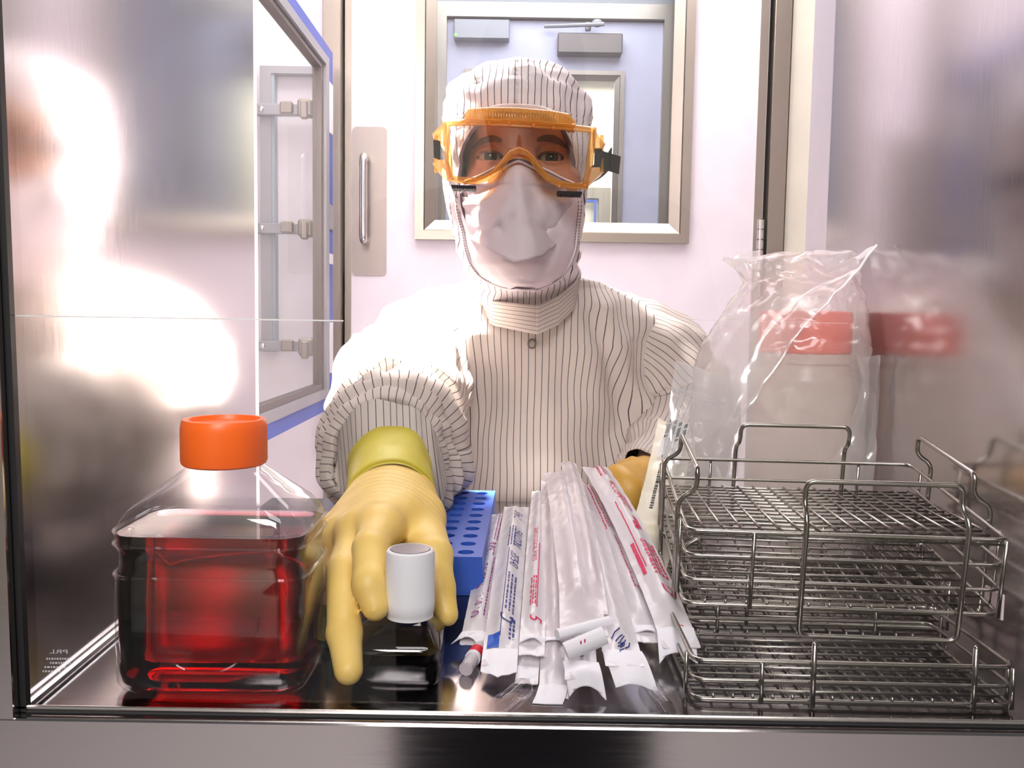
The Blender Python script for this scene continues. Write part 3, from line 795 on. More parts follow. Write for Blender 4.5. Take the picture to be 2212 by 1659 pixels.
# ================================================================== TUBE RACK
def rack():
    zt = ZF + .052
    yf, yb_ = .700, .905
    # top plane height from the front edge of the photo
    yf = (CAM.z - zt) * F_PX / (1213 - 681); yb_ = (CAM.z - zt) * F_PX / (1066 - 681)
    xr_f, xr_b = at(1031, 1213, yf).x, at(1062, 1066, yb_).x
    pitch_x = .0205; ncol = 3; nrow = 10
    t = thing('tube_rack', (xr_f - .06, yf, ZF), 'blue plastic tube rack with rows of empty round holes', 'rack')
    W_ = pitch_x * ncol; L_ = yb_ - yf
    py = L_ / (nrow + .0); mb = MB(); n = 16; rh = .0068
    def P(u, v, z):  # u from right edge, v from front
        k = v / L_; return Vector((xr_f + (xr_b - xr_f) * k - u, yf + v, z))
    for i in range(ncol):
        for j in range(nrow):
            cu, cv = pitch_x * (i + .5) , py * (j + .5)
            sq = []; ci = []; lo = []
            for k in range(n):
                a = 2 * PI * k / n + PI / 4
                c_, s_ = math.cos(a), math.sin(a); mxx = max(abs(c_), abs(s_))
                sq.append(P(cu + c_ / mxx * pitch_x / 2, cv + s_ / mxx * py / 2, zt))
                ci.append(P(cu + c_ * rh, cv + s_ * rh, zt)); lo.append(P(cu + c_ * rh * .95, cv + s_ * rh * .95, zt - .03))
            mb.loft([sq, ci, lo], cap1=True)
    bod = mb
    rim = [P(-.004, -.0, zt), P(W_ + .002, -.0, zt), P(W_ + .002, L_, zt), P(-.004, L_, zt)]
    # skirt walls
    e = .001
    zl = ZF + .020
    outer = [P(-.004, -.001, zt), P(W_ + .002, -.001, zt), P(W_ + .002, L_ + .002, zt), P(-.004, L_ + .002, zt)]
    inner = [P(0, 0, zt), P(W_, 0, zt), P(W_, L_, zt), P(0, L_, zt)]
    low = [Vector((p.x, p.y, zl)) for p in [P(-.006, -.002, 0), P(W_ + .004, -.002, 0), P(W_ + .004, L_ + .003, 0), P(-.006, L_ + .003, 0)]]
    mb.loft([inner, outer, low])
    bmesh_o = mb.build('hole_plate', M['blue_rack'], t, ang=30, flip=True, label='mid blue plate with round holes')
    md = bmesh_o.modifiers.new('weld', 'WELD'); md.merge_threshold = .0003
    mb = MB()
    mb.loft([[Vector((p.x, p.y, ZF)) for p in low], [Vector((p.x, p.y, zl - .001)) for p in low]], cap0=True, cap1=True)
    mb.build('tray', M['blue_dark'], t, smooth=False, label='darker blue base tray')
rack()

# ================================================================== WRAPPED PIPETTES
def blend(a, b, t): return a + (b - a) * t
class Wrap:
    def __init__(s, A, B, w_, th, bow=.004, yaw=0.0, endslope=0.0, curl=.0, notch=0.0, roll=0.0, flare=1.0):
        s.A, s.B = Vector(A), Vector(B); s.w = w_; s.th = th; s.bow = bow; s.L = (s.B - s.A).length
        s.T = (s.B - s.A).normalized(); s.S = s.T.cross(Vector((0, 0, 1))).normalized(); s.N = s.S.cross(s.T).normalized()
        if roll:
            q = Matrix.Rotation(math.radians(roll), 3, s.T); s.S = q @ s.S; s.N = q @ s.N
        s.es = endslope; s.curl = curl; s.notch = notch; s.flare = flare; s.seed = random.uniform(0, 99)
    def prof(s, t):
        k = 1.0
        if t < .16: k = max(0, (t - .03) / .13)
        if t > .93: k = max(0, (1 - t) / .07)
        return k * k * (3 - 2 * k)
    def width(s, t):
        if t < .16: return s.w * (1 + (s.flare - 1) * (1 - t / .16))
        return s.w
    def P(s, t, u, side=1):
        k = s.prof(t)
        tt = t + (s.es * u * (1 - t) ** 8 if t < .5 else 0) + (s.notch * (1 - abs(u)) * (1 - t) ** 10)
        c = s.A + s.T * (s.L * tt) + s.N * (s.bow * 4 * t * (1 - t))
        h = s.th * (.82 * math.exp(-(u / .50) ** 2) + .18 * (1 - u * u)) * k + .0004
        wr = noise.noise(Vector((t * 24 + s.seed, u * 2.0, 3.3))) * .0013 * (1 - .3 * k) + noise.noise(Vector((t * 60 + s.seed, u * 5, 8))) * .0006
        cu = s.curl * (abs(u) ** 1.5) * max(0, (1 - t / .14)) if t < .14 else 0
        return c + s.S * (u * s.width(t) / 2) + s.N * (h * side + wr + cu)
    def shell(s):
        mb = MB(); rings = []
        us = [-1 + 2 * k / 14 for k in range(15)]
        for i in range(65):
            t = i / 64
            rings.append([s.P(t, u, 1) for u in us] + [s.P(t, u, -.75) for u in us[::-1][1:-1]])
        mb.loft(rings, cap0=True, cap1=True); return mb
    def text(s, mb, body, t0, u0, hgt, stretch=1.0, down=True):
        vs, fs = text2d(body)
        hgt *= 1.3; u0 -= .08
        mb.add([s.P(t0 - v[0] * hgt * stretch / s.L, u0 + v[1] * hgt / (s.w / 2), 1) + s.N * .0006 for v in vs], fs)
    def rect(s, mb, t0, t1, u0, u1, n=6):
        vs = []; fs = []
        for i in range(n + 1):
            t = t0 + (t1 - t0) * i / n
            for u in (u0, (u0 + u1) / 2, u1): vs.append(s.P(t, u, 1) + s.N * .0005)
        for i in range(n):
            for j in (0, 1): fs.append((3 * i + j, 3 * i + j + 1, 3 * i + j + 4, 3 * i + j + 3))
        mb.add(vs, fs)
    def smallprint(s, mb, t0, t1, u0, lines=2, gap=.16, size=.07):
        rnd = random.Random(s.seed)
        for k in range(lines):
            u = u0 + k * gap; t = t1
            while t > t0:
                l = rnd.uniform(.006, .02)
                s.rect(mb, max(t - l, t0), t, u, u + size, 2); t -= l + rnd.uniform(.004, .008)
def wrapped(A, B, wpxl, th, label, matl='film_white', group=None, prints=(), tab=None, pip=True, **kw):
    a, b = at(*A), at(*B)
    W_ = Wrap(a, b, wpx(wpxl * 1.12, A[2]), th * 1.15, **kw)
    t = thing('wrapped_pipette', (a + b) / 2, label, 'wrapped pipette', group)
    W_.shell().build('wrapper', M[matl], t, ang=50)
    if pip:
        mb = MB(); pts = []; rr = []
        for i in range(17):
            q = .17 + .74 * i / 16
            pts.append(W_.A + W_.T * (W_.L * q) + W_.N * (W_.bow * 4 * q * (1 - q) + .0002)); rr.append(th * .62 * (.55 if i == 0 else 1))
        mb.tube(pts, rr, 12); mb.build('pipette', M['pipette'], t, label='translucent white pipette inside the wrapper')
    for col, fn in prints:
        mb = MB(); fn(W_, mb); 
        if mb.f: mb.build('print', M['print_' + col], t, smooth=False, label=col.replace('navy', 'dark blue').replace('crimson', 'red').replace('green2', 'green') + ' printing on the wrapper', flip=False)
    if tab: 
        mb = MB(); tab(W_, mb); mb.build('end_tab', M['paper'], t, ang=60, label='white sealed end tab')
    return t
G = 'wrapped pipettes fanned out on the chamber floor'
def tabroll(W_, mb, d=.012, r=.004, ext=1.15, tilt=.03):
    p0 = W_.P(.02, -1) ; p1 = W_.P(.02, 1)
    c = (p0 + p1) / 2; v = (p1 - p0) * ext / 2; v += W_.T * tilt * .3
    pts = [c - v + v * 2 * k / 8 + W_.N * .001 for k in range(9)]
    mb.tube(pts, r, 10)
def flap(W_, mb, ln=.035, wd=1.05, drop=.010, wave=.004, notch=.010, skew=0.0):
    """loose paper peel flap hanging past the end of the wrapper"""
    rows = []
    for i in range(9):
        q = i / 8; row = []
        for j in range(11):
            u = -1 + j / 5
            p = W_.P(.06, u * wd, 1) + W_.N * .001
            cut = 1 - notch / ln * (1 - abs(u)) * (1 if q == 1 else 0)
            p = p - W_.T * (ln * q * cut) + W_.S * (skew * q) - Vector((0, 0, 1)) * drop * q * q + W_.N * wave * math.sin(u * 2.4 + q * 2) * q
            p.z = max(p.z, ZF + .001)
            row.append(p)
        rows.append(row)
    top = rows; bot = [[p - Vector((0, 0, .0006)) for p in r] for r in rows]
    n = 11
    for A_ in (top,):
        mb.loft([a + b[::-1] for a, b in zip(top, bot)], cap0=True, cap1=True)

def p1(W_, mb):
    W_.text(mb, 'PIPET', .62, -.25, .0075, 1.25); W_.text(mb, 'FALCON', .44, -.55, .0075, 1.05)
    W_.smallprint(mb, .64, .92, .0, 3, .22, .09); W_.smallprint(mb, .12, .50, .30, 2, .25, .09); W_.text(mb, '1:10', .24, -.35, .0065, 1.2); W_.text(mb, '10', .16, -.5, .007, 1.2)
def p2(W_, mb):
    W_.text(mb, '5mL', .88, .05, .0085, 1.1); W_.text(mb, 'FALCON', .72, .25, .0075, 1.0); W_.text(mb, '357543', .54, .15, .0075, .9)
    W_.smallprint(mb, .58, .74, -.25, 3, .2, .09); W_.smallprint(mb, .20, .40, .05, 3, .22, .1); W_.rect(mb, .10, .56, -.12, -.07, 24)
    W_.text(mb, 'D', .19, -.1, .011, 1.1); W_.smallprint(mb, .10, .18, .4, 2, .2, .12)
def p3(W_, mb):
    W_.text(mb, 'SEROLOGICAL PIPET', .60, -.30, .0042, 1.35); W_.rect(mb, .16, .5, .22, .30, 16); W_.smallprint(mb, .17, .30, -.35, 3, .2, .12); W_.text(mb, '5', .13, -.2, .010, 1.1)
def p9(W_, mb):
    W_.text(mb, 'FALCON', .80, .0, .0085, 1.05); W_.smallprint(mb, .60, .70, .1, 3, .24, .12); W_.rect(mb, .48, .55, .30, .62, 6); W_.rect(mb, .46, .50, .05, .34, 4)
    W_.rect(mb, .28, .64, -.36, -.30, 20); W_.smallprint(mb, .24, .40, -.05, 4, .24, .16); W_.text(mb, 'D', .20, .1, .013, 1.2); W_.smallprint(mb, .84, .96, -.3, 3, .3, .12); W_.rect(mb, .255, .40, -.62, -.42, 10)
def p8(W_, mb):
    W_.smallprint(mb, .55, .92, -.3, 3, .25, .09); W_.smallprint(mb, .2, .5, .1, 2, .3, .1)
def p10(W_, mb):
    W_.text(mb, 'PIPET', .86, -.2, .007, 1.1); W_.smallprint(mb, .50, .72, .0, 2, .25, .1); W_.rect(mb, .1, .66, .45, .52, 24)
def p11(W_, mb):
    W_.rect(mb, .55, .80, -.05, .18, 10); W_.smallprint(mb, .4, .55, -.1, 3, .2, .12); W_.text(mb, '2', .93, -.2, .010, 1.2)
def scr(n=5):
    def f(W_, mb):
        rnd = random.Random(W_.seed)
        for k in range(n):
            t0 = rnd.uniform(.04, .12); u0 = rnd.uniform(-.5, .2)
            pts = [W_.P(t0 + .022 * q + rnd.uniform(-.004, .004), u0 + .5 * q * rnd.uniform(.5, 1), 1) + W_.N * .0012 for q in (0, .3, .6, 1)]
            mb.tube(pts, .0005, 5)
    return f

# lower layer first, resting on the chamber floor
wrapped((1137, 1478, .575), (1176, 1100, .86), 46, .0042, 'short clear-ended wrapper under the red-printed narrow one', 'film_white', G, (), lambda W_, mb: flap(W_, mb, .012, 1.0, .002, .001, 0), bow=.002)
wrapped((1196, 1520, .553), (1200, 1120, .84), 60, .0045, 'wrapper with plain white square end tab, nearest the front lip', 'film_white', G, (), lambda W_, mb: flap(W_, mb, .022, 1.0, .003, .001, 0, -.004), bow=.002)
wrapped((1256, 1468, .562), (1236, 1090, .85), 66, .0050, 'wrapper with notched white end and blue handwriting, front middle', 'film_white', G, (('navy', scr(8)),), lambda W_, mb: flap(W_, mb, .028, 1.1, .006, .003, .014, .004), bow=.002)
wrapped((1350, 1440, .568), (1262, 1095, .85), 78, .0055, 'wide wrapper with folded blank end and blue scribble, front right', 'film_white', G, (('navy', scr(8)),), lambda W_, mb: flap(W_, mb, .030, 1.05, .008, .002, 0, .006), bow=.002)
# upper layer
wrapped((1025, 1395, .630), (1083, 1112, .885), 60, .0062, 'purple-printed wrapped pipette at the left end of the fan', 'film_white', G, (('purple', p1),), lambda W_, mb: flap(W_, mb, .016, 1.0, .000, .003, .006, -.006), bow=.006)
wrapped((1078, 1440, .588), (1116, 1096, .880), 72, .0068, 'dark-blue-printed wrapped pipette with a blue square on its end', 'film_white', G,
        (('navy', p2), ('blue', lambda W_, mb: W_.rect(mb, .066, .115, -.80, -.12, 6))), lambda W_, mb: flap(W_, mb, .022, 1.0, .003, .001, -.010, .0), bow=.006)
wrapped((1148, 1415, .595), (1168, 1062, .905), 52, .0055, 'narrow wrapped pipette with a red printed line', 'film_white', G, (('red', p3),), lambda W_, mb: flap(W_, mb, .008, 1.0, .000, .003, .006), bow=.008)
wrapped((1202, 1420, .600), (1190, 1040, .915), 58, .0055, 'unprinted pinkish wrapped pipette right of the red-line one', 'film_clear', G, (), lambda W_, mb: flap(W_, mb, .006, 1.0, .000, .002, .0), bow=.010)
wrapped((1352, 1385, .625), (1238, 1040, .925), 56, .0058, 'clear wrapped pipette ending in a tab with a round hole', 'film_clear', G, (('ink', lambda W_, mb: mb.tube([W_.P(.035 + .012 * math.cos(a), .3 * math.sin(a)) + W_.N * .0012 for a in [2 * PI * k / 16 for k in range(16)]], .0007, 6, True)),), lambda W_, mb: flap(W_, mb, .010, 1.0, .0, .002, .0), bow=.006)
wrapped((1404, 1385, .625), (1266, 1048, .930), 62, .0060, 'wrapped pipette with faint pink print, left of the bold red one', 'film_white', G, (('red', p8),), lambda W_, mb: flap(W_, mb, .010, 1.0, .001, .002, .003), bow=.006, notch=-.01)
wrapped((1398, 1330, .660), (1276, 1048, .955), 46, .0052, 'orange-printed wrapped pipette behind the bold red one', 'film_white', G, (('orange', p10),), None, bow=.010)
wrapped((1432, 1290, .690), (1318, 1052, .960), 44, .0052, 'green-printed wrapped pipette behind the bold red one', 'film_white', G, (('green2', p11),), None, bow=.010)
wrapped((1474, 1400, .612), (1284, 1010, .925), 76, .0074, 'bold red-printed wrapped pipette at the right end of the fan', 'film_white', G, (('red', p9), ('crimson', lambda W_, mb: W_.text(mb, 'II', .07, .2, .006))), lambda W_, mb: flap(W_, mb, .024, 1.02, .010, .002, .012, -.004), bow=.010)
wrapped((1262, 1375, .600), (1205, 1022, .915), 84, .0070, 'large clear unprinted wrapped pipette on top, rolled white end', 'film_clear', G, (), lambda W_, mb: tabroll(W_, mb), bow=.014, flare=1.15)
wrapped((1290, 1330, .622), (1226, 1000, .940), 44, .0050, 'tall thin white wrapped pipette standing highest in the fan', 'film_clear', G, (), None, bow=.016)
# loose rolled tab strip under the big clear wrapper
mb = MB(); a, b = at(1222, 1408, .570), at(1306, 1372, .575)
lt = thing('rolled_wrapper_end', (a + b) / 2, 'white rolled wrapper end with two red ticks across the fan', 'wrapper')
mb.tube([a + (b - a) * k / 8 for k in range(9)], .0062, 14); rw = mb.build('roll', M['paper'], lt)
mb = MB()
for q in (.42, .52):
    c = a + (b - a) * q; d = (b - a).normalized(); n_ = Vector((-.2, -.85, .5)).normalized()
    mb.tube([c + n_ * .0062 - Vector((0, 0, .002)), c + n_ * .0064 + Vector((0, 0, .0015))], .0005, 5)
mb.build('tick_mark', M['print_red'], lt)

# small clear caps and a red-banded vial on the floor in front
def vial(px, py, Y, px2, py2, Y2, r, label, band=None, nm='plastic_vial'):
    a, b = at(px, py, Y), at(px2, py2, Y2)
    a.z = max(a.z, ZF + r); b.z = max(b.z, ZF + r)
    t = thing(nm, a, label, 'vial'); d = b - a
    mb = MB(); mb.tube([a + d * k / 10 for k in range(11)], [r * .7, r * .95] + [r] * 9, 16); mb.build('barrel', M['film_clear'] if r < .0052 and Y > .6 else M['pet'], t)
    mb = MB(); mb.tube([b - d * .02, b + d.normalized() * .006], r * 1.12, 16); mb.build('cap', band or M['pet'], t)
    return t
vl = vial(1052, 1400, .655, 1006, 1490, .592, .0050, 'clear vial with a red band lying left of the wrapped pipettes')
a, b = at(1052, 1400, .655), at(1006, 1490, .592); a.z = max(a.z, ZF + .005); b.z = max(b.z, ZF + .005)
mb = MB(); mb.tube([a + (b - a) * q for q in (.50, .66)], .0056, 16); mb.build('band', M['print_crimson'], vl, label='red band')
mb = MB(); mb.tube([a + (b - a) * q for q in (.665, .72)], .0057, 16); mb.build('band', M['paper'], vl, label='white band')
vial(1136, 1488, .56, 1090, 1536, .532, .0070, 'clear plastic tube lying at the front lip under the blue-square wrapper')
vial(1390, 1480, .585, 1436, 1545, .54, .0050, 'clear plastic tube poking out right of the folded blank wrapper')
# ================================================================== WIRE BASKETS
def basket(O, W_, L_, h, yaw, tilt, label, group, handles=('front', 'back', 'left', 'right'), nx=15, ny=12, levels=3, legs=True, hh=.036):
    yw, tl = math.radians(yaw), math.radians(tilt)
    ex = Vector((math.cos(yw), -math.sin(yw), 0)); ey = Vector((math.sin(yw) * math.cos(tl), math.cos(yw) * math.cos(tl), math.sin(tl)))
    ez = ex.cross(ey).normalized(); O = Vector(O)
    P = lambda x, y, z: O + ex * x + ey * y + ez * z
    t = thing('wire_basket', P(W_ / 2, L_ / 2, 0), label, 'wire basket', group)
    R, r = .0017, .0010
    def loop(z, rad, out=0.0):
        mb = MB(); mb.tube(fillet([P(-out, -out, z), P(W_ + out, -out, z), P(W_ + out, L_ + out, z), P(-out, L_ + out, z)], .010, 5, True), rad, 8, True); return mb
    loop(h, R).build('rim', M['wire'], t, ang=180)
    for k in range(levels - 1): loop(h * (levels - 1 - k) / levels, R * .85).build('side_wire', M['wire'], t, ang=180)
    loop(0, R).build('base_frame', M['wire'], t, ang=180)
    mb = MB()
    for i in range(1, nx):
        x = W_ * i / nx; mb.tube(fillet([P(x, .0, .004), P(x, .0, -.0012), P(x, L_, -.0012), P(x, L_, .004)], .003, 3), r, 6)
    for j in range(1, ny):
        y = L_ * j / ny; mb.tube([P(-.001, y, .0008), P(W_ + .001, y, .0008)], r, 6)
    mb.build('mesh_base', M['wire'], t, ang=180)
    mb = None
    for (x, y) in ((W_ * .21, -.0025), (W_ * .99, -.0025), (W_ * .2, L_ + .0025), (W_ * .80, L_ + .0025), (-.0025, L_ * .12), (-.0025, L_ * .9), (W_ + .0025, L_ * .1), (W_ + .0025, L_ * .9)):
        u = MB(); u.tube([P(x, y, -.001), P(x, y, h + .0005)], R * .9, 8); u.build('upright', M['wire'], t, ang=180)
    lo = -.020 if legs else .002
    for s in handles:
        if s in ('front', 'back'):
            a, b = (W_ * .37, W_ * .87) if s == 'front' else (W_ * .30, W_ * .74)
            sg = -1 if s == 'front' else 1; y0 = 0 if s == 'front' else L_
            f = lambda u, o, z, a=a, b=b, sg=sg, y0=y0: P(u, y0 + sg * o, z)
        else:
            a, b = (L_ * .18, L_ * .74) if s == 'left' else (L_ * .20, L_ * .80)
            sg = -1 if s == 'left' else 1; x0 = 0 if s == 'left' else W_
            f = lambda u, o, z, sg=sg, x0=x0: P(x0 + sg * o, u, z)
        pts = [f(a, .0035, lo), f(a, .0035, h + .012), f(a + .001, -.010, h + .020), f(a + .001, -.010, h + hh),
               f(b - .001, -.010, h + hh), f(b - .001, -.010, h + .020), f(b, .0035, h + .012), f(b, .0035, lo)]
        u = MB(); u.tube(fillet(pts, .007, 5, True), R * 1.15, 10, True); u.build('handle', M['wire'], t, ang=180, label='bent wire stacking handle')
    return t, P
ga = 'stainless wire baskets stacked on the right'
pa = at(1487, 1146, .62)
tl, yw = 7.0, 3.8
ezA = Vector((0, -math.sin(math.radians(tl)), math.cos(math.radians(tl))))
bt, PA = basket(pa - ezA * .056, .222, .185, .056, yw, tl, 'topmost wire basket, tilted, with four raised handles', ga, nx=15, ny=13)
mb = MB()
for i in range(0, 17):
    x = .222 * i / 16; mb.tube([PA(x, 0, .0545), PA(x, .185, .031)], .0010, 6)
for j in range(0, 15):
    y = .185 * j / 14; zz = .0545 - .0235 * j / 14 - .0018; mb.tube([PA(0, y, zz), PA(.222, y, zz)], .0010, 6)
mb.build('upper_grid', M['wire'], bt, ang=180, label='sloping wire grid inside the basket')
pb = at(1500, 1427, .553)
bb, PB = basket((pb.x, .553, ZF + .0035), .205, .118, pb.z - ZF - .0035, 1.0, 0, 'lowest wire basket right behind the front lip', ga, (), nx=16, ny=9, levels=2, legs=False)
for x in (.37, .87):
    u = MB(); u.tube([PB(.205 * x, -.003, -.002), PB(.205 * x, -.003, pb.z - ZF + .010)], .0019, 8); u.sphere(PB(.205 * x, -.003, pb.z - ZF + .010), .0019, n=8, m_=6)
    u.build('upright', M['wire'], bb, ang=180)
basket((.150, .700, ZF + .0035), .205, .190, .040, 2.0, 0, 'wire basket under the back of the topmost tilted one', ga, ('left', 'right'), nx=15, ny=14, levels=3, legs=False, hh=.010)
tg = at(2202, 1312, .60)
u = MB(); tgx = PA(.222, .004, 0)
u.box(tgx.x + .0026, tgx.x + .0045, tgx.y - .002, tgx.y + .022, at(2202, 1340, tgx.y).z, at(2202, 1284, tgx.y).z, .0006)
u.build('tag', plain('pale_pink_plastic', rgb(232, 214, 216), .4), bt, smooth=False, label='pale pink plastic tag hooked on the right side')

# ================================================================== JAR IN A POLYBAG, ZIP BAG, LONG PACKET
yj = .952; jc = at(1731, 900, yj); jx = jc.x; jr = wpx(104, yj)
zl0, zl1 = at(1731, 762, yj).z - ZF, at(1731, 672, yj).z - ZF
t = thing('storage_jar', (jx, yj, ZF), 'tall frosted jar with an orange-red lid inside the large clear bag', 'jar')
mb = MB(); h = zl0 - .030
mb.lathe([(jr * .94, 0), (jr * .99, .003), (jr, .008), (jr, h), (jr * .99, h + .004), (jr * .90, h + .014), (jr * .90, h + .019), (jr * .94, h + .020), (jr * .94, h + .023), (jr * .90, h + .024), (jr * .90, h + .032)], (jx, yj, ZF), 56)
mb.build('body', M['jar'], t, ang=50)
mb = MB(); lr = jr * .93; n = 72; rings = []
for r, z, kn in ((lr * .97, zl0, 1), (lr, zl0 + .002, 1), (lr, zl1 - .004, 1), (lr * .97, zl1 - .001, 0), (lr * .92, zl1, 0), (lr * .02, zl1, 0)):
    rings.append([Vector((jx + (r - (.0008 if kn and k % 4 == 0 else 0)) * math.cos(2 * PI * k / n), yj + (r - (.0008 if kn and k % 4 == 0 else 0)) * math.sin(2 * PI * k / n), ZF + z)) for k in range(n)])
mb.loft(rings, cap0=True, cap1=True); mb.build('lid', plain('orange_red_lid', rgb(238, 78, 44), .4), t, ang=35, label='orange-red screw lid')

def crumple(p, s1, a1, s2, a2, seed=0):
    q = Vector(p)
    d = Vector((noise.noise(q * s1 + Vector((seed, 0, 0))), noise.noise(q * s1 + Vector((0, seed + 7, 0))), noise.noise(q * s1 + Vector((0, 0, seed + 3))))) * a1
    r1 = abs(noise.noise(q * s2 + Vector((seed + 11, 2, 5)))); r2 = abs(noise.noise(q * s2 + Vector((5, seed + 13, 1))))
    return d + Vector((r1 - .25, r2 - .25, noise.noise(q * s2))) * a2
# large bag: front outline per height (px left, px right, half depth)
rows = [(1240, 1530, 1865, .052), (1120, 1515, 1862, .062), (1000, 1500, 1872, .068), (900, 1497, 1880, .070), (800, 1503, 1890, .072), (740, 1525, 1892, .072), (690, 1556, 1884, .068), (640, 1590, 1872, .058),
        (608, 1608, 1862, .042), (585, 1590, 1862, .032), (566, 1575, 1868, .022), (552, 1640, 1874, .014), (543, 1690, 1872, .006)]
yb_c = .962
tbag = thing('polybag', (jx, yb_c, ZF), 'large crumpled clear plastic bag around the orange-lidded jar', 'bag')
mb = MB(); rings = []
rows_d = []
for i in range(len(rows) - 1):
    for k in range(5):
        q = k / 5; rows_d.append(tuple(a + (b - a) * q for a, b in zip(rows[i], rows[i + 1])))
rows_d.append(rows[-1])
nA = 72
for (py, l, r, d) in rows_d:
    a, b = at(l, py, yb_c), at(r, py, yb_c); c = (a + b) / 2; hw = (b.x - a.x) / 2
    ring = []
    for k in range(nA):
        th = 2 * PI * k / nA; ca, sa = math.cos(th), math.sin(th)
        p = Vector((c.x + hw * math.copysign(abs(ca) ** .85, ca), yb_c - d * math.copysign(abs(sa) ** .8, sa), a.z * (1 - ca) / 2 + b.z * (1 + ca) / 2))
        am = 1.0 if py > 560 else .35
        p += crumple(p * 1.0, 22, .006 * am, 55, .010 * am, 3) * (1 - .7 * abs(ca) ** 6)
        # fan of creases running down from the gathered neck
        p.y += am * .0035 * math.sin(th * 11 + 3 * noise.noise(Vector((th * 2, p.z * 14, 1)))) * max(0, min(1, (900 - py) / 250))
        p.x = min(p.x, .3695); p.z = max(p.z, ZF + .002)
        ring.append(p)
    rings.append(ring)
mb.loft(rings)
mb.build('bag_film', M['bag'], tbag, ang=60)
# twisted ear and the pointed flap of the bag mouth
mb = MB()
e = [at(1640, 560, .955), at(1600, 562, .950), at(1578, 568, .945), at(1562, 561, .945)]
mb.loft([[p + Vector((0, 0, .010 - .0028 * i)), p + Vector((0, -.004, .003)), p - Vector((0, 0, .012 - .004 * i)), p + Vector((0, .004, 0))] for i, p in enumerate(e)], cap1=True)
mb.build('twisted_corner', M['bag'], tbag)
mb = MB(); g_ = []
A_, B_, C_ = at(1884, 538, .905), at(1664, 800, .885), at(1600, 905, .885)
A2, D_, E_ = at(1868, 545, .915), at(1560, 640, .905), at(1512, 900, .905)
for i in range(25):
    q = i / 24; row = []
    l_ = (A_ * (1 - q) ** 2 + B_ * 2 * q * (1 - q) + C_ * q * q); r_ = A2 * (1 - q) ** 2 + D_ * 2 * q * (1 - q) + E_ * q * q
    for j in range(19):
        s_ = j / 18; p = l_ * (1 - s_) + r_ * s_
        p += crumple(p, 14, .006, 40, .006, 9); p.y -= .012 * math.sin(PI * s_) * q; p.x = min(p.x, .3695)
        row.append(p)
    g_.append(row)
mb.loft(g_, closed=False); mb.build('mouth_flap', M['bag'], tbag, label='pointed flap of the bag mouth with a folded seam')
mb = MB(); mb.tube([l for l in [g_[i][0] - Vector((0, .001, 0)) for i in range(25)]], .0014, 6); mb.build('seam', M['bag'], tbag)
# second clear bag fold standing to the right of the jar
fold = thing('bag_fold', at(1860, 1180, .90), 'limp clear plastic bag standing between jar and right wall', 'bag')
mb = MB(); g_ = []
for i in range(33):
    q = i / 32; py = 772 + (1195 - 772) * q; row = []
    for j in range(13):
        s_ = j / 12; px_ = interp([(0, 1852), (.1, 1862), (.35, 1850), (.6, 1800), (1, 1785)], q) * (1 - s_) + interp([(0, 1905), (.25, 1925), (.6, 1930), (1, 1935)], q) * s_
        p = at(px_, py, .885 + .01 * s_); p.y += .012 * math.sin(s_ * 5.5 + q * 3) ; p += crumple(p, 20, .006, 50, .005, 21)
        p.x = min(p.x, .369); p.z = max(p.z, ZF + .001); row.append(p)
    g_.append(row)
mb.loft(g_, closed=False); mb.build('film_sheet', M['bag'], fold)

# zip bag with printed strips
zb_t = thing('zip_bag', at(1510, 1000, .875), 'small clear zip bag of printed strips behind the top basket', 'bag')
mb = MB(); fr, bk = [], []
TL, TR, BL, BR = at(1459, 778, .875), at(1602, 826, .905), at(1418, 1085, .84), at(1590, 1110, .86)
for i in range(33):
    q = i / 32; ra, rb = [], []
    for j in range(21):
        s_ = j / 20; p = (TL * (1 - s_) + TR * s_) * (1 - q) + (BL * (1 - s_) + BR * s_) * q
        puff = math.sin(PI * s_) ** .7 * (0.001 + .011 * math.sin(PI * min(1, max(0, (q - .16) / .84))) ** .6)
        c_ = crumple(p, 25, .004, 70, .006, 31) * (.4 + .6 * min(1, q * 4)) * (math.sin(PI * s_) ** .5)
        ra.append(p + Vector((0, -puff, 0)) + c_); rb.append(p + Vector((0, puff, 0)) + c_ * .5)
    fr.append(ra + rb[::-1][1:-1])
mb.loft(fr); zf = mb.build('bag_film', M['zip_bag'], zb_t, ang=60)
mb = MB(); a_, b_ = TL + (BL - TL) * .205, TR + (BR - TR) * .205
mb.tube([a_ + (b_ - a_) * k / 8 - Vector((0, .002, 0)) for k in range(9)], .0016, 8); mb.tube([a_ + (b_ - a_) * k / 8 - Vector((0, .002, .006)) for k in range(9)], .0010, 8)
mb.build('zip_seal', M['zip_bag'], zb_t, label='ridged press seal across the bag top')
for k, (px0, py0, px1, py1) in enumerate(((1452, 902, 1424, 985), (1462, 906, 1436, 990), (1472, 910, 1450, 996), (1484, 914, 1462, 1004))):
    a_, b_ = at(px0, py0, .872), at(px1, py1, .862)
    s_t = thing('printed_strip', b_, ('leftmost', 'second from left', 'third from left', 'rightmost')[k] + ' white strip with a black bar code end inside the zip bag', 'strip', 'printed strips in the zip bag')
    d = (b_ - a_); n_ = Vector((1, 0, .3)).normalized()
    mb = MB(); mb.prism([a_ - n_ * .0028, a_ + n_ * .0028, b_ + n_ * .0028, b_ - n_ * .0028], (0, .0006, 0)); mb.build('strip_body', M['paper'], s_t, smooth=False)
    mb = MB()
    for q0, q1 in ((.02, .12), (.16, .40), (.44, .5)):
        mb.prism([a_ + d * q0 - n_ * .002, a_ + d * q0 + n_ * .0014, a_ + d * q1 + n_ * .0014, a_ + d * q1 - n_ * .002], (0, -.0004, 0))
    mb.build('black_bars', M['print_ink'], s_t, smooth=False)
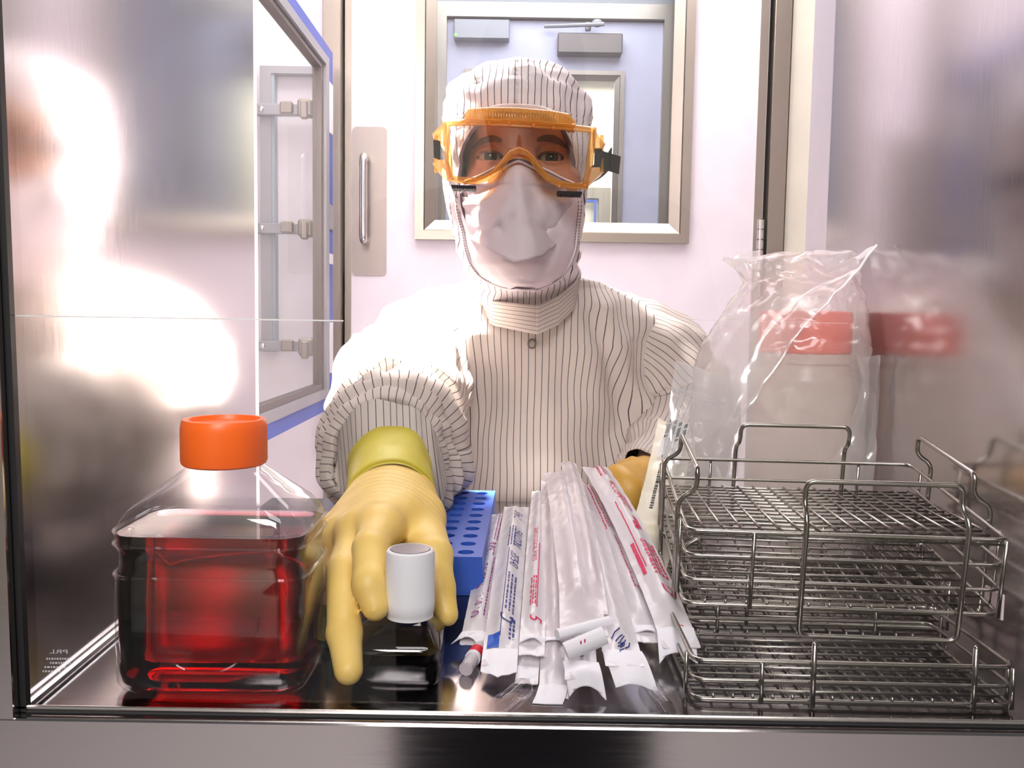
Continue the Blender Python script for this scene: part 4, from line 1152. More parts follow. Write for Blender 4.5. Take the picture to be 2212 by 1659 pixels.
# long pale packet leaning on the left side of the baskets
a, b = at(1392, 1222, .770), at(1458, 925, .935)
W_ = Wrap(a, b, wpx(100, .82), .010, bow=.004, roll=38)
t = thing('long_packet', (a + b) / 2, 'long pale yellowish packet with black print leaning against the wire baskets', 'packet')
W_.shell().build('wrapper', plain('ivory_film', rgb(224, 216, 190), .3, c2=rgb(236, 228, 212), vscale=20, bump=(60, .2, .003)), t, ang=50)
mb = MB(); W_.smallprint(mb, .30, .62, -.55, 1, .2, .12); W_.text(mb, 'FIT', .90, -.2, .011, 1.0); W_.text(mb, 'D', .70, -.45, .010, 1.1); W_.text(mb, '2', .84, .3, .008)
for q in (.93, .945, .96): W_.rect(mb, q, q + .008, -.6, .5, 3)
mb.build('print', M['print_ink'], t, smooth=False, flip=False, label='black printing along the packet')
# ================================================================== PERSON
PR = (0.03, 1.29, 0.0)
person = thing('person', PR, 'person in pinstriped hooded coverall, amber goggles and white mask reaching in with a yellow glove', 'person')
HX, HY, HZ = .010, 1.125, 1.500
EL, ER = at(1058, 340, 1.054), at(1189, 342, 1.054)
RA = [at(905, 790, 1.26), at(850, 930, 1.05), at(844, 1005, .88), at(845, 1085, .80)]
LA = [at(1385, 790, 1.29), at(1475, 905, 1.26), at(1395, 1040, 1.07), at(1372, 1048, 1.02)]
def body_sdf(P):
    d = sd_ell(P, (HX, HY + .010, HZ + .010), (.072, .086, .098))
    d = smin(d, sd_ell(P, (HX, HY - .022, HZ - .006), (.070, .060, .062)), .02)
    d = smin(d, sd_ell(P, (HX, HY - .028, HZ - .075), (.056, .066, .078)), .03)
    for sx in (-1, 1):
        d = smin(d, sd_ell(P, (HX + sx * .042, HY - .055, HZ - .044), (.026, .026, .024)), .02)     # cheekbones
    d = smin(d, sd_ell(P, (HX, HY - .070, HZ + .024), (.052, .018, .016)), .022)                    # brow
    for e in (EL, ER):
        d = smax(d, -sd_ell(P, (e.x, e.y - .022, e.z), (.023, .018, .0145)), .010)                  # sockets
    d = smin(d, sd_caps(P, (HX + .002, HY - .080, HZ + .012), (HX + .002, HY - .100, HZ - .034), .0095, .010), .014)   # nose
    for e in (EL, ER):
        ball = sd_ell(P, (e.x, e.y + .001, e.z), (.0172, .0146, .0146))
        slit = np.maximum(np.abs(P[:, 2] - e.z + .0005) - .0043 * np.sqrt(np.clip(1 - ((P[:, 0] - e.x) / .0160) ** 2, 0, 1)), -(e.y + .005 - P[:, 1]))
        slit = np.maximum(slit, np.abs(P[:, 0] - e.x) - .0160)
        lid = np.maximum(ball, -slit)
        d = smin(d, lid, .004)
        d = np.maximum(d, -np.maximum(slit, sd_ell(P, (e.x, e.y - .012, e.z), (.018, .02, .016))))
    d = smin(d, sd_caps(P, (HX, HY + .03, HZ - .10), (.03, 1.25, 1.29), .044, .046), .02)
    d = smin(d, sd_caps(P, (.03, 1.30, 1.23), (.03, 1.31, .95), .075, .09), .03)
    d = smin(d, sd_caps(P, tuple(RA[0]), tuple(LA[0]), .042, .042), .03)
    for A_ in (RA, LA):
        d = smin(d, sd_caps(P, tuple(A_[0]), tuple(A_[1]), .048, .040), .03)
        d = smin(d, sd_caps(P, tuple(A_[1]), tuple(A_[2]), .036, .025), .02)
        d = smin(d, sd_caps(P, tuple(A_[2]), tuple(A_[3]), .025, .024), .02)
    for sx in (-1, 1):
        d = smin(d, sd_caps(P, (.03 + sx * .085, 1.31, .93), (.03 + sx * .10, 1.30, .50), .085, .055), .04)
        d = smin(d, sd_caps(P, (.03 + sx * .10, 1.30, .50), (.03 + sx * .11, 1.33, .09), .05, .035), .02)
        d = smin(d, sd_caps(P, (.03 + sx * .11, 1.34, .05), (.03 + sx * .12, 1.24, .035), .035, .03), .02)
    return d
def axis(*seg):
    out = []
    for a, b, st in seg: out += list(np.arange(a, b, st))
    return np.unique(np.round(out, 5))
xs = axis((-.31, -.07, .010), (-.07, .09, .0017), (.09, .34, .010))
ys = axis((.76, 1.00, .010), (1.00, 1.062, .0018), (1.062, 1.46, .010))
zs = axis((-.02, 1.34, .014), (1.34, 1.455, .006), (1.455, 1.535, .0016), (1.535, 1.64, .006))
V, Fc = nets(xs, ys, zs, body_sdf)
mb = MB(); mb.add(V, Fc); body = mb.build('body', M['skin'], person, ang=180)
for e, lk in ((EL, .001), (ER, .001)):
    mb = MB(); mb.sphere((e.x, e.y + .0015, e.z), .0134, n=28, m_=20); ey = mb.build('eye', M['eye_white'], person, ang=180)
    c = Vector((e.x + lk, e.y + .0015, e.z - .0006)); mb = MB()
    mb.lathe([(.0, .0), (.0026, .0), (.0070, -.0012), (.0077, -.0022)], (0, 0, 0), 24)
    T_ = Matrix.Translation(c + Vector((0, -.0136, 0))) @ Matrix.Rotation(math.radians(90), 4, 'X')
    mb.v = [T_ @ Vector(v) for v in mb.v]; ir = mb.build('iris', M['iris'], ey, ang=180)
    mb = MB(); mb.sphere(c + Vector((0, -.0136, 0)), .0032, .0006, .0032, 16, 8); mb.build('pupil', M['pupil'], ey, ang=180)
    # lashes
    mb = MB(); pts = []
    for k in range(13):
        u = -1 + k / 6; pts.append((e.x + .0165 * u, e.y - .0135 + .006 * u * u, e.z - .0005 + .0047 * math.sqrt(max(0, 1 - u * u)) + .0004))
    mb.tube(pts, [.0004 + .0010 * math.sin(PI * k / 12) for k in range(13)], 6); mb.build('eyelashes', M['brow'], person)
# eyebrows
for pts, in (([(1016, 312), (1030, 302), (1048, 296), (1068, 296), (1084, 303)],), ([(1160, 304), (1176, 297), (1196, 297), (1214, 303), (1226, 313)],)):
    mb = MB(); rows_ = []
    P_ = [at(a, b, 1.040) for a, b in pts]
    P_ = [Vector(q) for q in catmull(P_, 5)]; n = len(P_)
    for i, p in enumerate(P_):
        # drop the hair onto the brow surface
        yy = 1.00
        samp = np.array([[p.x, y_, p.z] for y_ in np.arange(1.0, 1.09, .0006)]); dv = body_sdf(samp); k = int(np.argmax(dv < 0)); y_s = samp[k][1]
        h = .0052 * math.sin(PI * (.08 + .84 * i / (n - 1))) ** .6
        rows_.append([Vector((p.x, y_s + .0006, p.z - h)), Vector((p.x, y_s - .0014, p.z - h * .5)), Vector((p.x, y_s - .0016, p.z + h * .5)), Vector((p.x, y_s + .0008, p.z + h))])
    mb.loft(rows_, closed=True, cap0=True, cap1=True); mb.build('eyebrow', M['brow'], person)

# ---- hood
def wr(p, f, a, seed=0.):
    return noise.noise(Vector(p) * f + Vector((seed, seed * 1.7, 0))) * a
def ridge(p, f, a, seed=0.):
    return (1 - abs(noise.noise(Vector(p) * f + Vector((seed, seed * 1.7, 0)))) * 2.2) * a
hood_rows = [(143, 1105, 1150), (150, 1062, 1186), (158, 1036, 1206), (170, 1010, 1226), (185, 990, 1240), (205, 972, 1256), (230, 961, 1270), (260, 957, 1275), (300, 957, 1274), (350, 958, 1270), (400, 960, 1266), (450, 968, 1262), (500, 978, 1257), (540, 988, 1250), (575, 1000, 1246), (600, 1012, 1246), (630, 1030, 1244), (665, 1040, 1240)]
mb = MB(); rings = []; st = []
NA = 120
rd = []
for i in range(len(hood_rows) - 1):
    for k in range(4):
        q = k / 4; rd.append(tuple(a + (b - a) * q for a, b in zip(hood_rows[i], hood_rows[i + 1])))
rd.append(hood_rows[-1])
def open_half(z):
    q = (z - 1.450) / .085
    return 0.0 if abs(q) >= 1 else math.radians(47) * (1 - abs(q) ** 2.6) ** .55
for (py, l, r) in rd:
    yc = 1.135 if py < 520 else 1.135 + (py - 520) / 145 * .055
    a, b = at(l, py, yc), at(r, py, yc); c = (a + b) / 2; hw = (b.x - a.x) / 2
    dep = interp([(143, .03), (160, .072), (190, .096), (240, .110), (330, .116), (430, .112), (520, .095), (600, .070), (665, .058)], py)
    depf = interp([(143, .03), (160, .066), (190, .092), (226, .106), (262, .108), (330, .106), (430, .104), (520, .100), (590, .078), (620, .062), (665, .050)], py)
    z = c.z; ph = open_half(z); ring = []
    for k in range(NA + 1):
        u = k / NA; th = -PI / 2 + ph + (2 * PI - 2 * ph) * u
        ca, sa = math.cos(th), math.sin(th)
        p = Vector((c.x + hw * math.copysign(abs(ca) ** .9, ca), yc + (depf if sa < 0 else dep) * math.copysign(abs(sa) ** .92, sa), a.z * (1 - ca) / 2 + b.z * (1 + ca) / 2))
        nrm = Vector((ca, sa, .25)).normalized()
        d = wr(p, 26, .004) + ridge(p, 42, .0030, 4) - .002
        # puckers beside the centre seam on the crown
        if py < 262 and sa < 0:
            s_ = abs(p.x - c.x - .003); d += .0016 * math.exp(-(s_ / .016) ** 2) * math.sin(p.z * 900) - .0015 * math.exp(-(s_ / .0018) ** 2)
        if py < 215: d += .004 * math.sin(th * 9 + 1.2 + p.z * 40) * min(1, (py - 143) / 40)
        if py > 540: d += .003 * math.sin(p.z * 210 + th * 2 + 2 * noise.noise(p * 30))
        ring.append(p + nrm * d); st.append(c.x + (hw * 1.25) * (th + PI / 2) / 1.57 + 1 if False else p.x * 1.0 + 1.0 if sa < 0.35 else th * .1 + 1)
    rings.append(ring)
mb.loft(rings, closed=False, st=st)
hood = mb.build('hood', M['hood_cloth'], person, ang=180, label='white pinstriped hood', solid=.0016)
# hem of the face opening
mb = MB(); pts = [r[0] for r in rings if open_half(sum((p.z for p in r), 0) / len(r)) > 0.02]; pts2 = [r[-1] for r in rings if open_half(sum((p.z for p in r), 0) / len(r)) > 0.02]
mb.tube(pts + pts2[::-1], .0024, 8, True); mb.build('face_opening_hem', M['hood_cloth'], hood, ang=180)

# ---- mask
mrows = [(345, 1106, 1137, 1.012), (356, 1086, 1164, 1.004), (368, 1060, 1188, .998), (382, 1038, 1208, .996), (396, 1004, 1240, .992), (412, 992, 1250, .986), (440, 990, 1252, .978), (475, 1002, 1234, .964), (510, 1010, 1225, .950), (540, 1012, 1223, .940)]
low = [(425, 986, 1254, 1.000), (470, 992, 1250, .985), (505, 1002, 1246, .978), (540, 1008, 1243, .984), (570, 1018, 1232, .984), (595, 1036, 1214, .994), (612, 1062, 1192, 1.006), (624, 1098, 1156, 1.022)]
def lip(s_): return interp([(-1, 500), (-.95, 518), (-.47, 546), (-.05, 564), (.31, 556), (.51, 554), (.84, 524), (1, 500)], s_)
def dense(rows_, k=5):
    out = []
    for i in range(len(rows_) - 1):
        for j in range(k): q = j / k; out.append(tuple(a + (b - a) * q for a, b in zip(rows_[i], rows_[i + 1])))
    return out + [rows_[-1]]
mb = MB(); rings = []; NS = 44
mask_edge_l, mask_edge_r = [], []
for (py, l, r, yf) in dense(mrows, 6):
    row = []
    for k in range(NS + 1):
        s_ = -1 + 2 * k / NS; px_ = (l + r) / 2 + s_ * (r - l) / 2
        q = max(0, min(1, (py - 412) / (540 - 412))); pyy = py + (lip(s_) - 540) * q ** 1.2
        edge = 1.070 if py > 400 else yf + (1.058 - yf) * min(1, (r - l) / 240)
        pw = interp([(345, 2.2), (400, 1.3), (440, 1.5), (540, 2.2)], py)
        yy = yf + (edge - yf) * abs(s_) ** pw
        p = at(px_, pyy, yy)
        nr = math.exp(-((px_ - 1120) / 20) ** 2) * max(0, 1 - abs(py - 400) / 90); yy2 = -.008 * nr
        fold = 0.0
        for (x0, y0, x1, y1, wd, am) in ((1099, 437, 1055, 512, 11, -.010), (990, 432, 1058, 408, 7, .006), (992, 446, 1075, 428, 7, -.004), (1012, 502, 1077, 493, 8, .008), (1040, 520, 1100, 470, 10, .006), (1222, 446, 1196, 490, 9, -.007), (1150, 486, 1209, 514, 9, .007), (1130, 430, 1160, 548, 12, -.006), (1240, 430, 1180, 408, 8, .006), (1185, 440, 1205, 520, 9, .005)):
            ax_, ay_ = x1 - x0, y1 - y0; t_ = max(0, min(1, ((px_ - x0) * ax_ + (pyy - y0) * ay_) / (ax_ * ax_ + ay_ * ay_)))
            dd_ = math.hypot(px_ - x0 - ax_ * t_, pyy - y0 - ay_ * t_); fold += am * max(0, 1 - dd_ / (wd * 2.0)) ** 1.3
        p += Vector((0, yy2 + fold + wr(p, 28, .005, 3) + ridge(p, 22, .004, 9) - .002, wr(p, 40, .002, 5)))
        row.append(p)
    rings.append(row)
mask_t = rings
mb.loft(rings, closed=False)
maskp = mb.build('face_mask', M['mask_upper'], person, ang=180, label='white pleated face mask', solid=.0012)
mb = MB(); rings = []
for (py, l, r, yf) in dense(low, 6):
    row = []
    for k in range(NS + 1):
        s_ = -1 + 2 * k / NS; px_ = (l + r) / 2 + s_ * (r - l) / 2
        q = max(0, (py - 425) / 199); pyy = py + 0 + (1 - s_ * s_) * 0
        yy = yf + (1.074 - yf) * abs(s_) ** 2.0
        p = at(px_, pyy, yy); p += Vector((0, wr(p, 45, .004, 13) + ridge(p, 30, .002, 19), wr(p, 40, .002, 15)))
        row.append(p)
    rings.append(row)
mask_low = rings
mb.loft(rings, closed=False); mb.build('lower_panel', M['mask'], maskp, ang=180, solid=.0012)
# stitched edge bands with holes of the weave
dot = plain('dark_stitch', rgb(120, 104, 112), .8)
def band(pts, side):
    mb = MB(); mb.tube(pts, .0034, 6); mb.v = [tuple(v) for v in mb.v]; b_ = mb.build('edge_band', M['mask'], maskp, ang=180)
    mb = MB()
    for i, p in enumerate(pts):
        for o in (-.0018, .0018): mb.box(p.x + o - .0006, p.x + o + .0006, p.y - .0042, p.y - .0030, p.z - .0007, p.z + .0007)
    mb.build('stitching', dot, b_, smooth=False)
nl = len(mask_low)
el = [mask_t[25][0]] + [r[0] for r in mask_low[:-1]]; er = [mask_t[25][-1]] + [r[-1] for r in mask_low[:-1]]
def smooth_line(P_, k=6):
    for _ in range(k): P_ = [P_[0]] + [(P_[i - 1] + P_[i] * 2 + P_[i + 1]) / 4 for i in range(1, len(P_) - 1)] + [P_[-1]]
    return [q + Vector((0, -.002, 0)) for q in P_]
band(smooth_line(el + mask_low[-1] + er[::-1]), 0)
ev = [Vector(q) for q in catmull([at(x_, y_, d_) for x_, y_, d_ in ((1004, 396, 1.03), (1034, 384, 1.015), (1066, 368, 1.004), (1094, 354, 1.002), (1121, 345, .998), (1150, 357, 1.002), (1180, 372, 1.005), (1212, 388, 1.02), (1240, 400, 1.03))], 12)]
band(ev, 1)

# ---- goggles
YG = .985
gout = [(958, 262), (1010, 259), (1080, 260), (1150, 264), (1220, 269), (1287, 277), (1282, 320), (1276, 370), (1268, 406), (1238, 407), (1206, 402), (1182, 390), (1162, 370), (1146, 346), (1134, 334), (1121, 329), (1107, 334), (1094, 350), (1076, 372), (1054, 388), (1028, 396), (996, 394), (968, 388), (964, 340), (960, 300)]
def gY(px_): return YG + .020 * ((px_ - 1120) / 165) ** 2
def gp_(px_, py_, dy=0.): return at(px_, py_, gY(px_) + dy)
op = [Vector((a, b)) for a, b in gout]
dd = []
for i in range(len(op)):
    a, b = op[i], op[(i + 1) % len(op)]; n = max(1, int((b - a).length / 9))
    for k in range(n): dd.append(a + (b - a) * k / n)
n = len(dd); cen = Vector((1120, 320))
def inset(k, d):
    t_ = (dd[(k + 1) % n] - dd[k - 1]).normalized(); nn = Vector((-t_.y, t_.x)); return dd[k] + nn * d
sgn = 1 if (inset(0, 5) - cen).length < (dd[0] - cen).length else -1
gf = thing('x', (0, 0, 0), '', '') if False else None
mb = MB(); prof = [(0, .034), (-2.5, .030), (-3, .004), (-1.5, 0), (3, -.0015), (5, .0015), (6, .0015), (8, -.001), (11, -.001), (12.5, .002), (12.5, .006), (4, .008), (2.5, .034)]
rings = []
for k in range(n):
    ring = []
    for d, y in prof:
        q = inset(k, sgn * d); ring.append(at(q.x, q.y, gY(q.x) + y))
    rings.append(ring)
rings.append(rings[0]); mb.loft(rings)
gog = mb.build('goggles', M['amber'], person, ang=50, label='amber vinyl safety goggles')
# lens as a curved sheet, column by column
mb = MB(); rings = []
topl = [(960, 266), (1080, 264), (1150, 268), (1220, 273), (1284, 281)]
botl = [(966, 385), (1000, 391), (1028, 392), (1054, 384), (1076, 368), (1094, 346), (1107, 331), (1121, 326), (1134, 331), (1146, 343), (1162, 366), (1182, 386), (1206, 398), (1240, 402), (1270, 402)]
for k in range(81):
    px_ = 966 + (1272 - 966) * k / 80; a, b = interp(topl, px_), interp(botl, px_)
    rings.append([at(px_, a + (b - a) * j / 10, gY(px_) + .003) for j in range(11)])
mb.loft(rings, closed=False); mb.build('lens', M['lens'], gog, ang=180, label='clear lens')
# ribbed top vent
mb = MB(); rings = []
for k in range(161):
    px_ = 1003 + (1243 - 1003) * k / 160; base = interp([(1003, 260), (1120, 262), (1243, 272)], px_); tp = interp([(1003, 246), (1014, 233), (1060, 230), (1120, 231), (1190, 237), (1228, 244), (1243, 262)], px_)
    rb = .0016 if (k % 4 < 2 and 8 < k < 152) else 0
    rings.append([at(px_, base, gY(px_) + .004), at(px_, base - 3, gY(px_) - .003), at(px_, tp + (base - tp) * .75, gY(px_) - .002 - rb), at(px_, tp + 6, gY(px_) - .000 - rb), at(px_, tp + 2, gY(px_) + .001), at(px_, tp, gY(px_) + .005), at(px_, tp + 1, gY(px_) + .03), at(px_, base, gY(px_) + .03)])
mb.loft(rings, cap0=True, cap1=True); mb.build('top_vent', M['amber'], gog, ang=50, label='ribbed amber vent along the top')
mb = MB(); rings = []
for k in range(41):
    px_ = 1050 + (1196 - 1050) * k / 40; s_ = abs(k - 20) / 20; tp = 233 + (px_ - 1050) * .04 - 12 * (1 - s_ ** 3)
    rings.append([at(px_, tp + 2, 1.000), at(px_, tp, 1.006), at(px_, 238 + (px_ - 1050) * .06, 1.008), at(px_, 238 + (px_ - 1050) * .06, .998)])
mb.loft(rings, cap0=True, cap1=True); mb.build('forehead_flange', film('pale_vinyl', (.9, .8, .78, 1), .35, .06, .15, .5), gog, ang=60)
for px_, py_ in ((1012, 266), (1056, 267), (1101, 268), (1152, 272), (1196, 277), (1240, 281), (1028, 390), (1082, 372), (975, 385), (1208, 403), (1264, 402)):
    mb = MB(); mb.sphere(gp_(px_, py_ - 1, -.002), .0021, .0016, .0021, 10, 8); mb.build('pin', M['amber'], gog)
# strap lugs
for poly in ([(962, 262), (946, 276), (933, 290), (947, 294), (950, 306), (960, 306)], [(960, 345), (944, 345), (942, 352), (934, 352), (944, 366), (956, 380), (968, 388)],
             [(1284, 277), (1291, 290), (1299, 302), (1309, 310), (1302, 312), (1302, 321), (1286, 321)], [(1278, 362), (1296, 361), (1296, 370), (1302, 373), (1288, 384), (1276, 396), (1268, 408)]):
    mb = MB(); mb.prism([at(a, b, 1.002) for a, b in poly], (0, .026, 0)); mb.build('strap_lug', M['amber'], gog, smooth=False)
for x0, x1, dy in ((942, 960, 0), (1284, 1300, 2)):
    mb = MB(); mb.tube([at(x0 if x0 < 1000 else x1, 290 + dy, 1.012), at(x0 if x0 < 1000 else x1, 372 + dy, 1.012)], .0022, 8); mb.build('strap_pin', M['amber'], gog)
# strap round the head and its loose end
mb = MB(); rings = []
for k in range(41):
    th = PI * k / 40; c = Vector((HX, 1.12, 0)); x_ = c.x + .098 * math.cos(th) * -1; y_ = 1.015 + .245 * math.sin(th) ** .8
    zt_, zb2 = at(945, 304, 1.02).z, at(945, 345, 1.02).z; q = k / 40; dz = (at(1290, 320, 1.02).z - zt_) * q
    rings.append([Vector((x_, y_, zt_ + dz)), Vector((x_ * 1.012, y_ + .001, zt_ + dz)), Vector((x_ * 1.012, y_ + .001, zb2 + dz)), Vector((x_, y_, zb2 + dz))])
mb.loft(rings, cap0=True, cap1=True); mb.build('strap', M['black'], gog, ang=50, label='black elastic strap')
mb = MB(); mb.prism([at(1285, 320, 1.005), at(1300, 319, 1.008), at(1302, 326, 1.008), at(1341, 338, 1.03), at(1337, 376, 1.03), at(1296, 363, 1.008), at(1283, 360, 1.005)], (0, .002, 0))
mb.build('strap_end', M['black'], gog, smooth=False, label='loose black strap end')
mb = MB(); mb.prism([at(936, 302, 1.008), at(951, 304, 1.006), at(951, 346, 1.006), at(937, 340, 1.008)], (0, .002, 0)); mb.build('strap_end', M['black'], gog, smooth=False)
# scalloped black vents under the frame
for x0, x1, y0 in ((974, 1028, 399), (1204, 1258, 412)):
    poly = [(x0, y0), (x1, y0 + 2), (x1 - 1, y0 + 8)]
    m_ = 22
    for k in range(m_ + 1):
        px_ = x1 - 1 - (x1 - x0 - 3) * k / m_; poly.append((px_, y0 + 8 + (2.5 if k % 2 else 0) - k * .06))
    mb = MB(); mb.prism([at(a, b, gY(a) + .002) for a, b in poly], (0, .022, 0)); mb.build('lower_vent', M['black'], gog, smooth=False, label='black scalloped vent')

# ---- coverall torso
trows = [(1.352, .060, .050, 1.215), (1.347, .088, .070, 1.232), (1.338, .108, .084, 1.252), (1.322, .145, .100, 1.268), (1.300, .176, .112, 1.278), (1.270, .196, .118, 1.284), (1.235, .208, .122, 1.290), (1.18, .202, .122, 1.296), (1.12, .198, .122, 1.302), (1.06, .196, .122, 1.306), (.98, .198, .125, 1.31), (.90, .205, .135, 1.31), (.80, .20, .13, 1.31)]
def tfold(x, z):
    """large folds of the torso front, drawn as ridges in x,z"""
    d = 0.0
    for (x0, z0, x1, z1, wd, am) in ((.12, 1.31, .20, 1.12, .016, .009), (.10, 1.30, .155, 1.17, .010, -.006), (.19, 1.18, .14, 1.06, .018, .008), (.055, 1.24, .050, 1.05, .006, .002),
                                     (-.055, 1.27, -.075, 1.12, .012, .008), (-.03, 1.22, -.06, 1.07, .010, -.006), (-.085, 1.27, -.06, 1.20, .008, .007), (.03, 1.20, .10, 1.08, .025, .004), (.15, 1.12, .12, 1.0, .014, .006), (.0, 1.15, -.03, 1.04, .014, .005)):
        ax, az = x1 - x0, z1 - z0; L2 = ax * ax + az * az; t_ = max(0, min(1, ((x - x0) * ax + (z - z0) * az) / L2))
        dd_ = math.hypot(x - x0 - ax * t_, z - z0 - az * t_); d += am * math.exp(-(dd_ / wd) ** 2)
    return d
mb = MB(); rings = []; st = []; NT = 168
tr = []
for i in range(len(trows) - 1):
    for k in range(7): q = k / 7; tr.append(tuple(a + (b - a) * q for a, b in zip(trows[i], trows[i + 1])))
tr.append(trows[-1])
PKT = at(1140, 900, 1.178).x
for (z, a, b, yc) in tr:
    ring = []
    for k in range(NT):
        th = 2 * PI * k / NT; ca, sa = math.cos(th), math.sin(th)
        x = .030 + a * math.copysign(abs(ca) ** .86, ca); y = yc + b * math.copysign(abs(sa) ** .86, sa)
        p = Vector((x, y, z)); nrm = Vector((ca, sa, 0))
        d = wr(p, 9, .014, 2) + wr(p, 22, .006, 6) + ridge(p, 12, .004, 3) - .002
        if sa < 0:
            d += 1.4 * tfold(x, z); sx = x - PKT
            if z < 1.262: d += .0022 * (1 / (1 + math.exp(-sx * 2500))) - .0015 * math.exp(-(sx / .0012) ** 2)
        ring.append(p + nrm * d)
        st.append(1 + x + .004 * noise.noise(Vector((x * 6, z * 8, 0))) if sa < .25 else 1 + th * .1)
    rings.append(ring)
mb.loft(rings, cap0=True, st=st); cov_v = list(mb.v)
cov = mb.build('coverall', M['coverall'], person, ang=180, label='off-white pinstriped clean room coverall')
# legs and boots below the chamber
for sx in (-1, 1):
    mb = MB(); rg = []; s2 = []
    for i in range(26):
        q = i / 25; z = .84 - .76 * q; r = .105 - .03 * q
        c = Vector((.03 + sx * (.095 + .02 * q), 1.31 + .015 * q, z)); rr = []
        for k in range(40):
            th = 2 * PI * k / 40; p = c + Vector((math.cos(th), math.sin(th), 0)) * r; p += Vector((math.cos(th), math.sin(th), 0)) * wr(p, 14, .012, 5); rr.append(p); s2.append(1 + th * r)
        rg.append(rr)
    mb.loft(rg, cap0=True, cap1=True, st=s2); mb.build('trouser_leg', M['coverall'], cov, ang=180)
    mb = MB(); rg = []
    for (y, w_, h_) in ((1.41, .02, .05), (1.40, .036, .085), (1.34, .042, .11), (1.27, .044, .08), (1.20, .046, .055), (1.17, .036, .045), (1.155, .01, .03)):
        rg.append([Vector((.03 + sx * .118 + w_ * math.cos(t_), y, max(0, h_ * (.5 + .5 * math.sin(t_))))) for t_ in [2 * PI * k / 24 for k in range(24)]])
    mb.loft(rg, cap0=True, cap1=True); mb.build('overboot', M['white_plastic'], person, ang=60, label='white overboot')
# collar: a stand band whose ends overlap at the front
mb = MB(); rings = []; st = []
lowc = [(1040, 640), (1046, 690), (1070, 704), (1110, 712), (1160, 722), (1205, 702), (1238, 668), (1250, 630)]
upc = [(1022, 606), (1040, 640), (1066, 650), (1110, 655), (1163, 660), (1205, 640), (1240, 612), (1254, 588)]
def cl(u, tab): return interp([(i / 7,) + t_ for i, t_ in enumerate(tab)], u)
def collar_pt(u, v):
    l, h = cl(u, lowc), cl(u, upc); x_, y_ = h[0] + (l[0] - h[0]) * v, h[1] + (l[1] - h[1]) * v
    s_ = (u - .57) / .5; Y = 1.112 + .085 * abs(s_) ** 2.0 + .012 * v
    p = at(x_, y_, Y); return p + Vector((0, wr(p, 30, .003, 8), 0))
for part in ((0, .60, 0), (.56, 1.0, -.004)):
    mb = MB(); rings = []; st = []
    for i in range(41):
        u = part[0] + (part[1] - part[0]) * i / 40; row = []
        for j in range(11):
            v = j / 10; row.append(collar_pt(u, v) + Vector((0, part[2], 0))); st.append(2 + v * .058)
        rings.append(row)
    mb.loft(rings, closed=False, st=st); mb.build('collar', M['coverall'], cov, ang=180, solid=.002, label='stand-up collar band')
# back of the collar
mb = MB(); rings = []; st = []
for i in range(41):
    th = PI * i / 40; a_ = collar_pt(0, 0); b_ = collar_pt(1, 0); c_ = (a_ + b_) / 2; hw = (b_.x - a_.x) / 2; row = []
    for j in range(6):
        v = j / 5; row.append(Vector((c_.x - hw * math.cos(th), c_.y + .085 * math.sin(th), a_.z * (1 + math.cos(th)) / 2 + b_.z * (1 - math.cos(th)) / 2 - .045 * v))); st.append(2 + v * .058)
    rings.append(row)
mb.loft(rings, closed=False, st=st); mb.build('collar', M['coverall'], cov, ang=180, solid=.002)
# snap ring under the collar and the front placket stitch
mb = MB(); c = at(1149, 743, 1.150); c.y = min(v[1] for v in cov_v if abs(v[0] - c.x) < .008 and abs(v[2] - c.z) < .010) - .0012; mb.tube([c + Vector((.0048 * math.cos(a), 0, .0058 * math.sin(a))) for a in [2 * PI * k / 20 for k in range(20)]], .0011, 6, True)
mb.build('zip_ring', M['dark_metal'], cov, label='small dark zip pull ring')

# ---- sleeves
def sleeve(path, name, label, seed, NS=96, per=7, lump=.10, rev=False):
    """path: (point, radius, squash) ; stripes run along the arm"""
    C_ = catmull([tuple(p) + (r,) for p, r in path], per); mb = MB(); rings = []; st = []; n = len(C_)
    cs = [Vector(c[:3]) for c in C_]; up = Vector((0, 0, 1))
    ax = [(cs[min(i + 3, n - 1)] - cs[max(i - 3, 0)]).normalized() for i in range(n)]
    nr = ax[0].orthogonal().normalized()
    for i in range(n):
        nr = (nr - ax[i] * nr.dot(ax[i])).normalized(); bn = ax[i].cross(nr); r = C_[i][3]; ring = []
        for k in range(NS + 1):
            th = 2 * PI * k / NS; d = nr * math.cos(th) + bn * math.sin(th)
            cyc = Vector((math.cos(th) * 1.3, math.sin(th) * 1.3, i / n * 5.5 + seed))
            f = 1 + lump * noise.noise(cyc) + .05 * noise.noise(cyc * 3.1)
            p = cs[i] + d * r * f; p += d * ridge(p, 14, .009, seed) - d * .004 + d * wr(p, 34, .0038, seed + 2)
            ring.append(p); st.append(3 + th * .078 + .003 * noise.noise(cyc * 2))
        rings.append(ring)
    mb.loft(rings, closed=False, st=st)
    return mb.build(name, M['coverall'], cov, ang=180, solid=.0014, label=label)
rp = [(at(1085, 676, 1.25), .022), (at(1045, 678, 1.245), .042), (at(1000, 702, 1.245), .060), (at(942, 744, 1.245), .076), (at(892, 792, 1.225), .084), (at(872, 822, 1.17), .086), (at(864, 852, 1.12), .086), (at(856, 900, 1.075), .084), (at(854, 915, 1.055), .068), (at(850, 935, 1.035), .084),
      (at(848, 950, 1.000), .080), (at(848, 958, .978), .062), (at(848, 966, .958), .080), (at(849, 975, .930), .079), (at(849, 984, .912), .056), (at(848, 985, .897), .075), (at(847, 989, .884), .064), (at(846, 994, .866), .069), (at(845, 998, .852), .056), (at(846, 988, .880), .048), (at(846, 975, .91), .044)]
sleeve(rp, 'sleeve', 'bunched pinstriped sleeve of the reaching arm', 1.3)
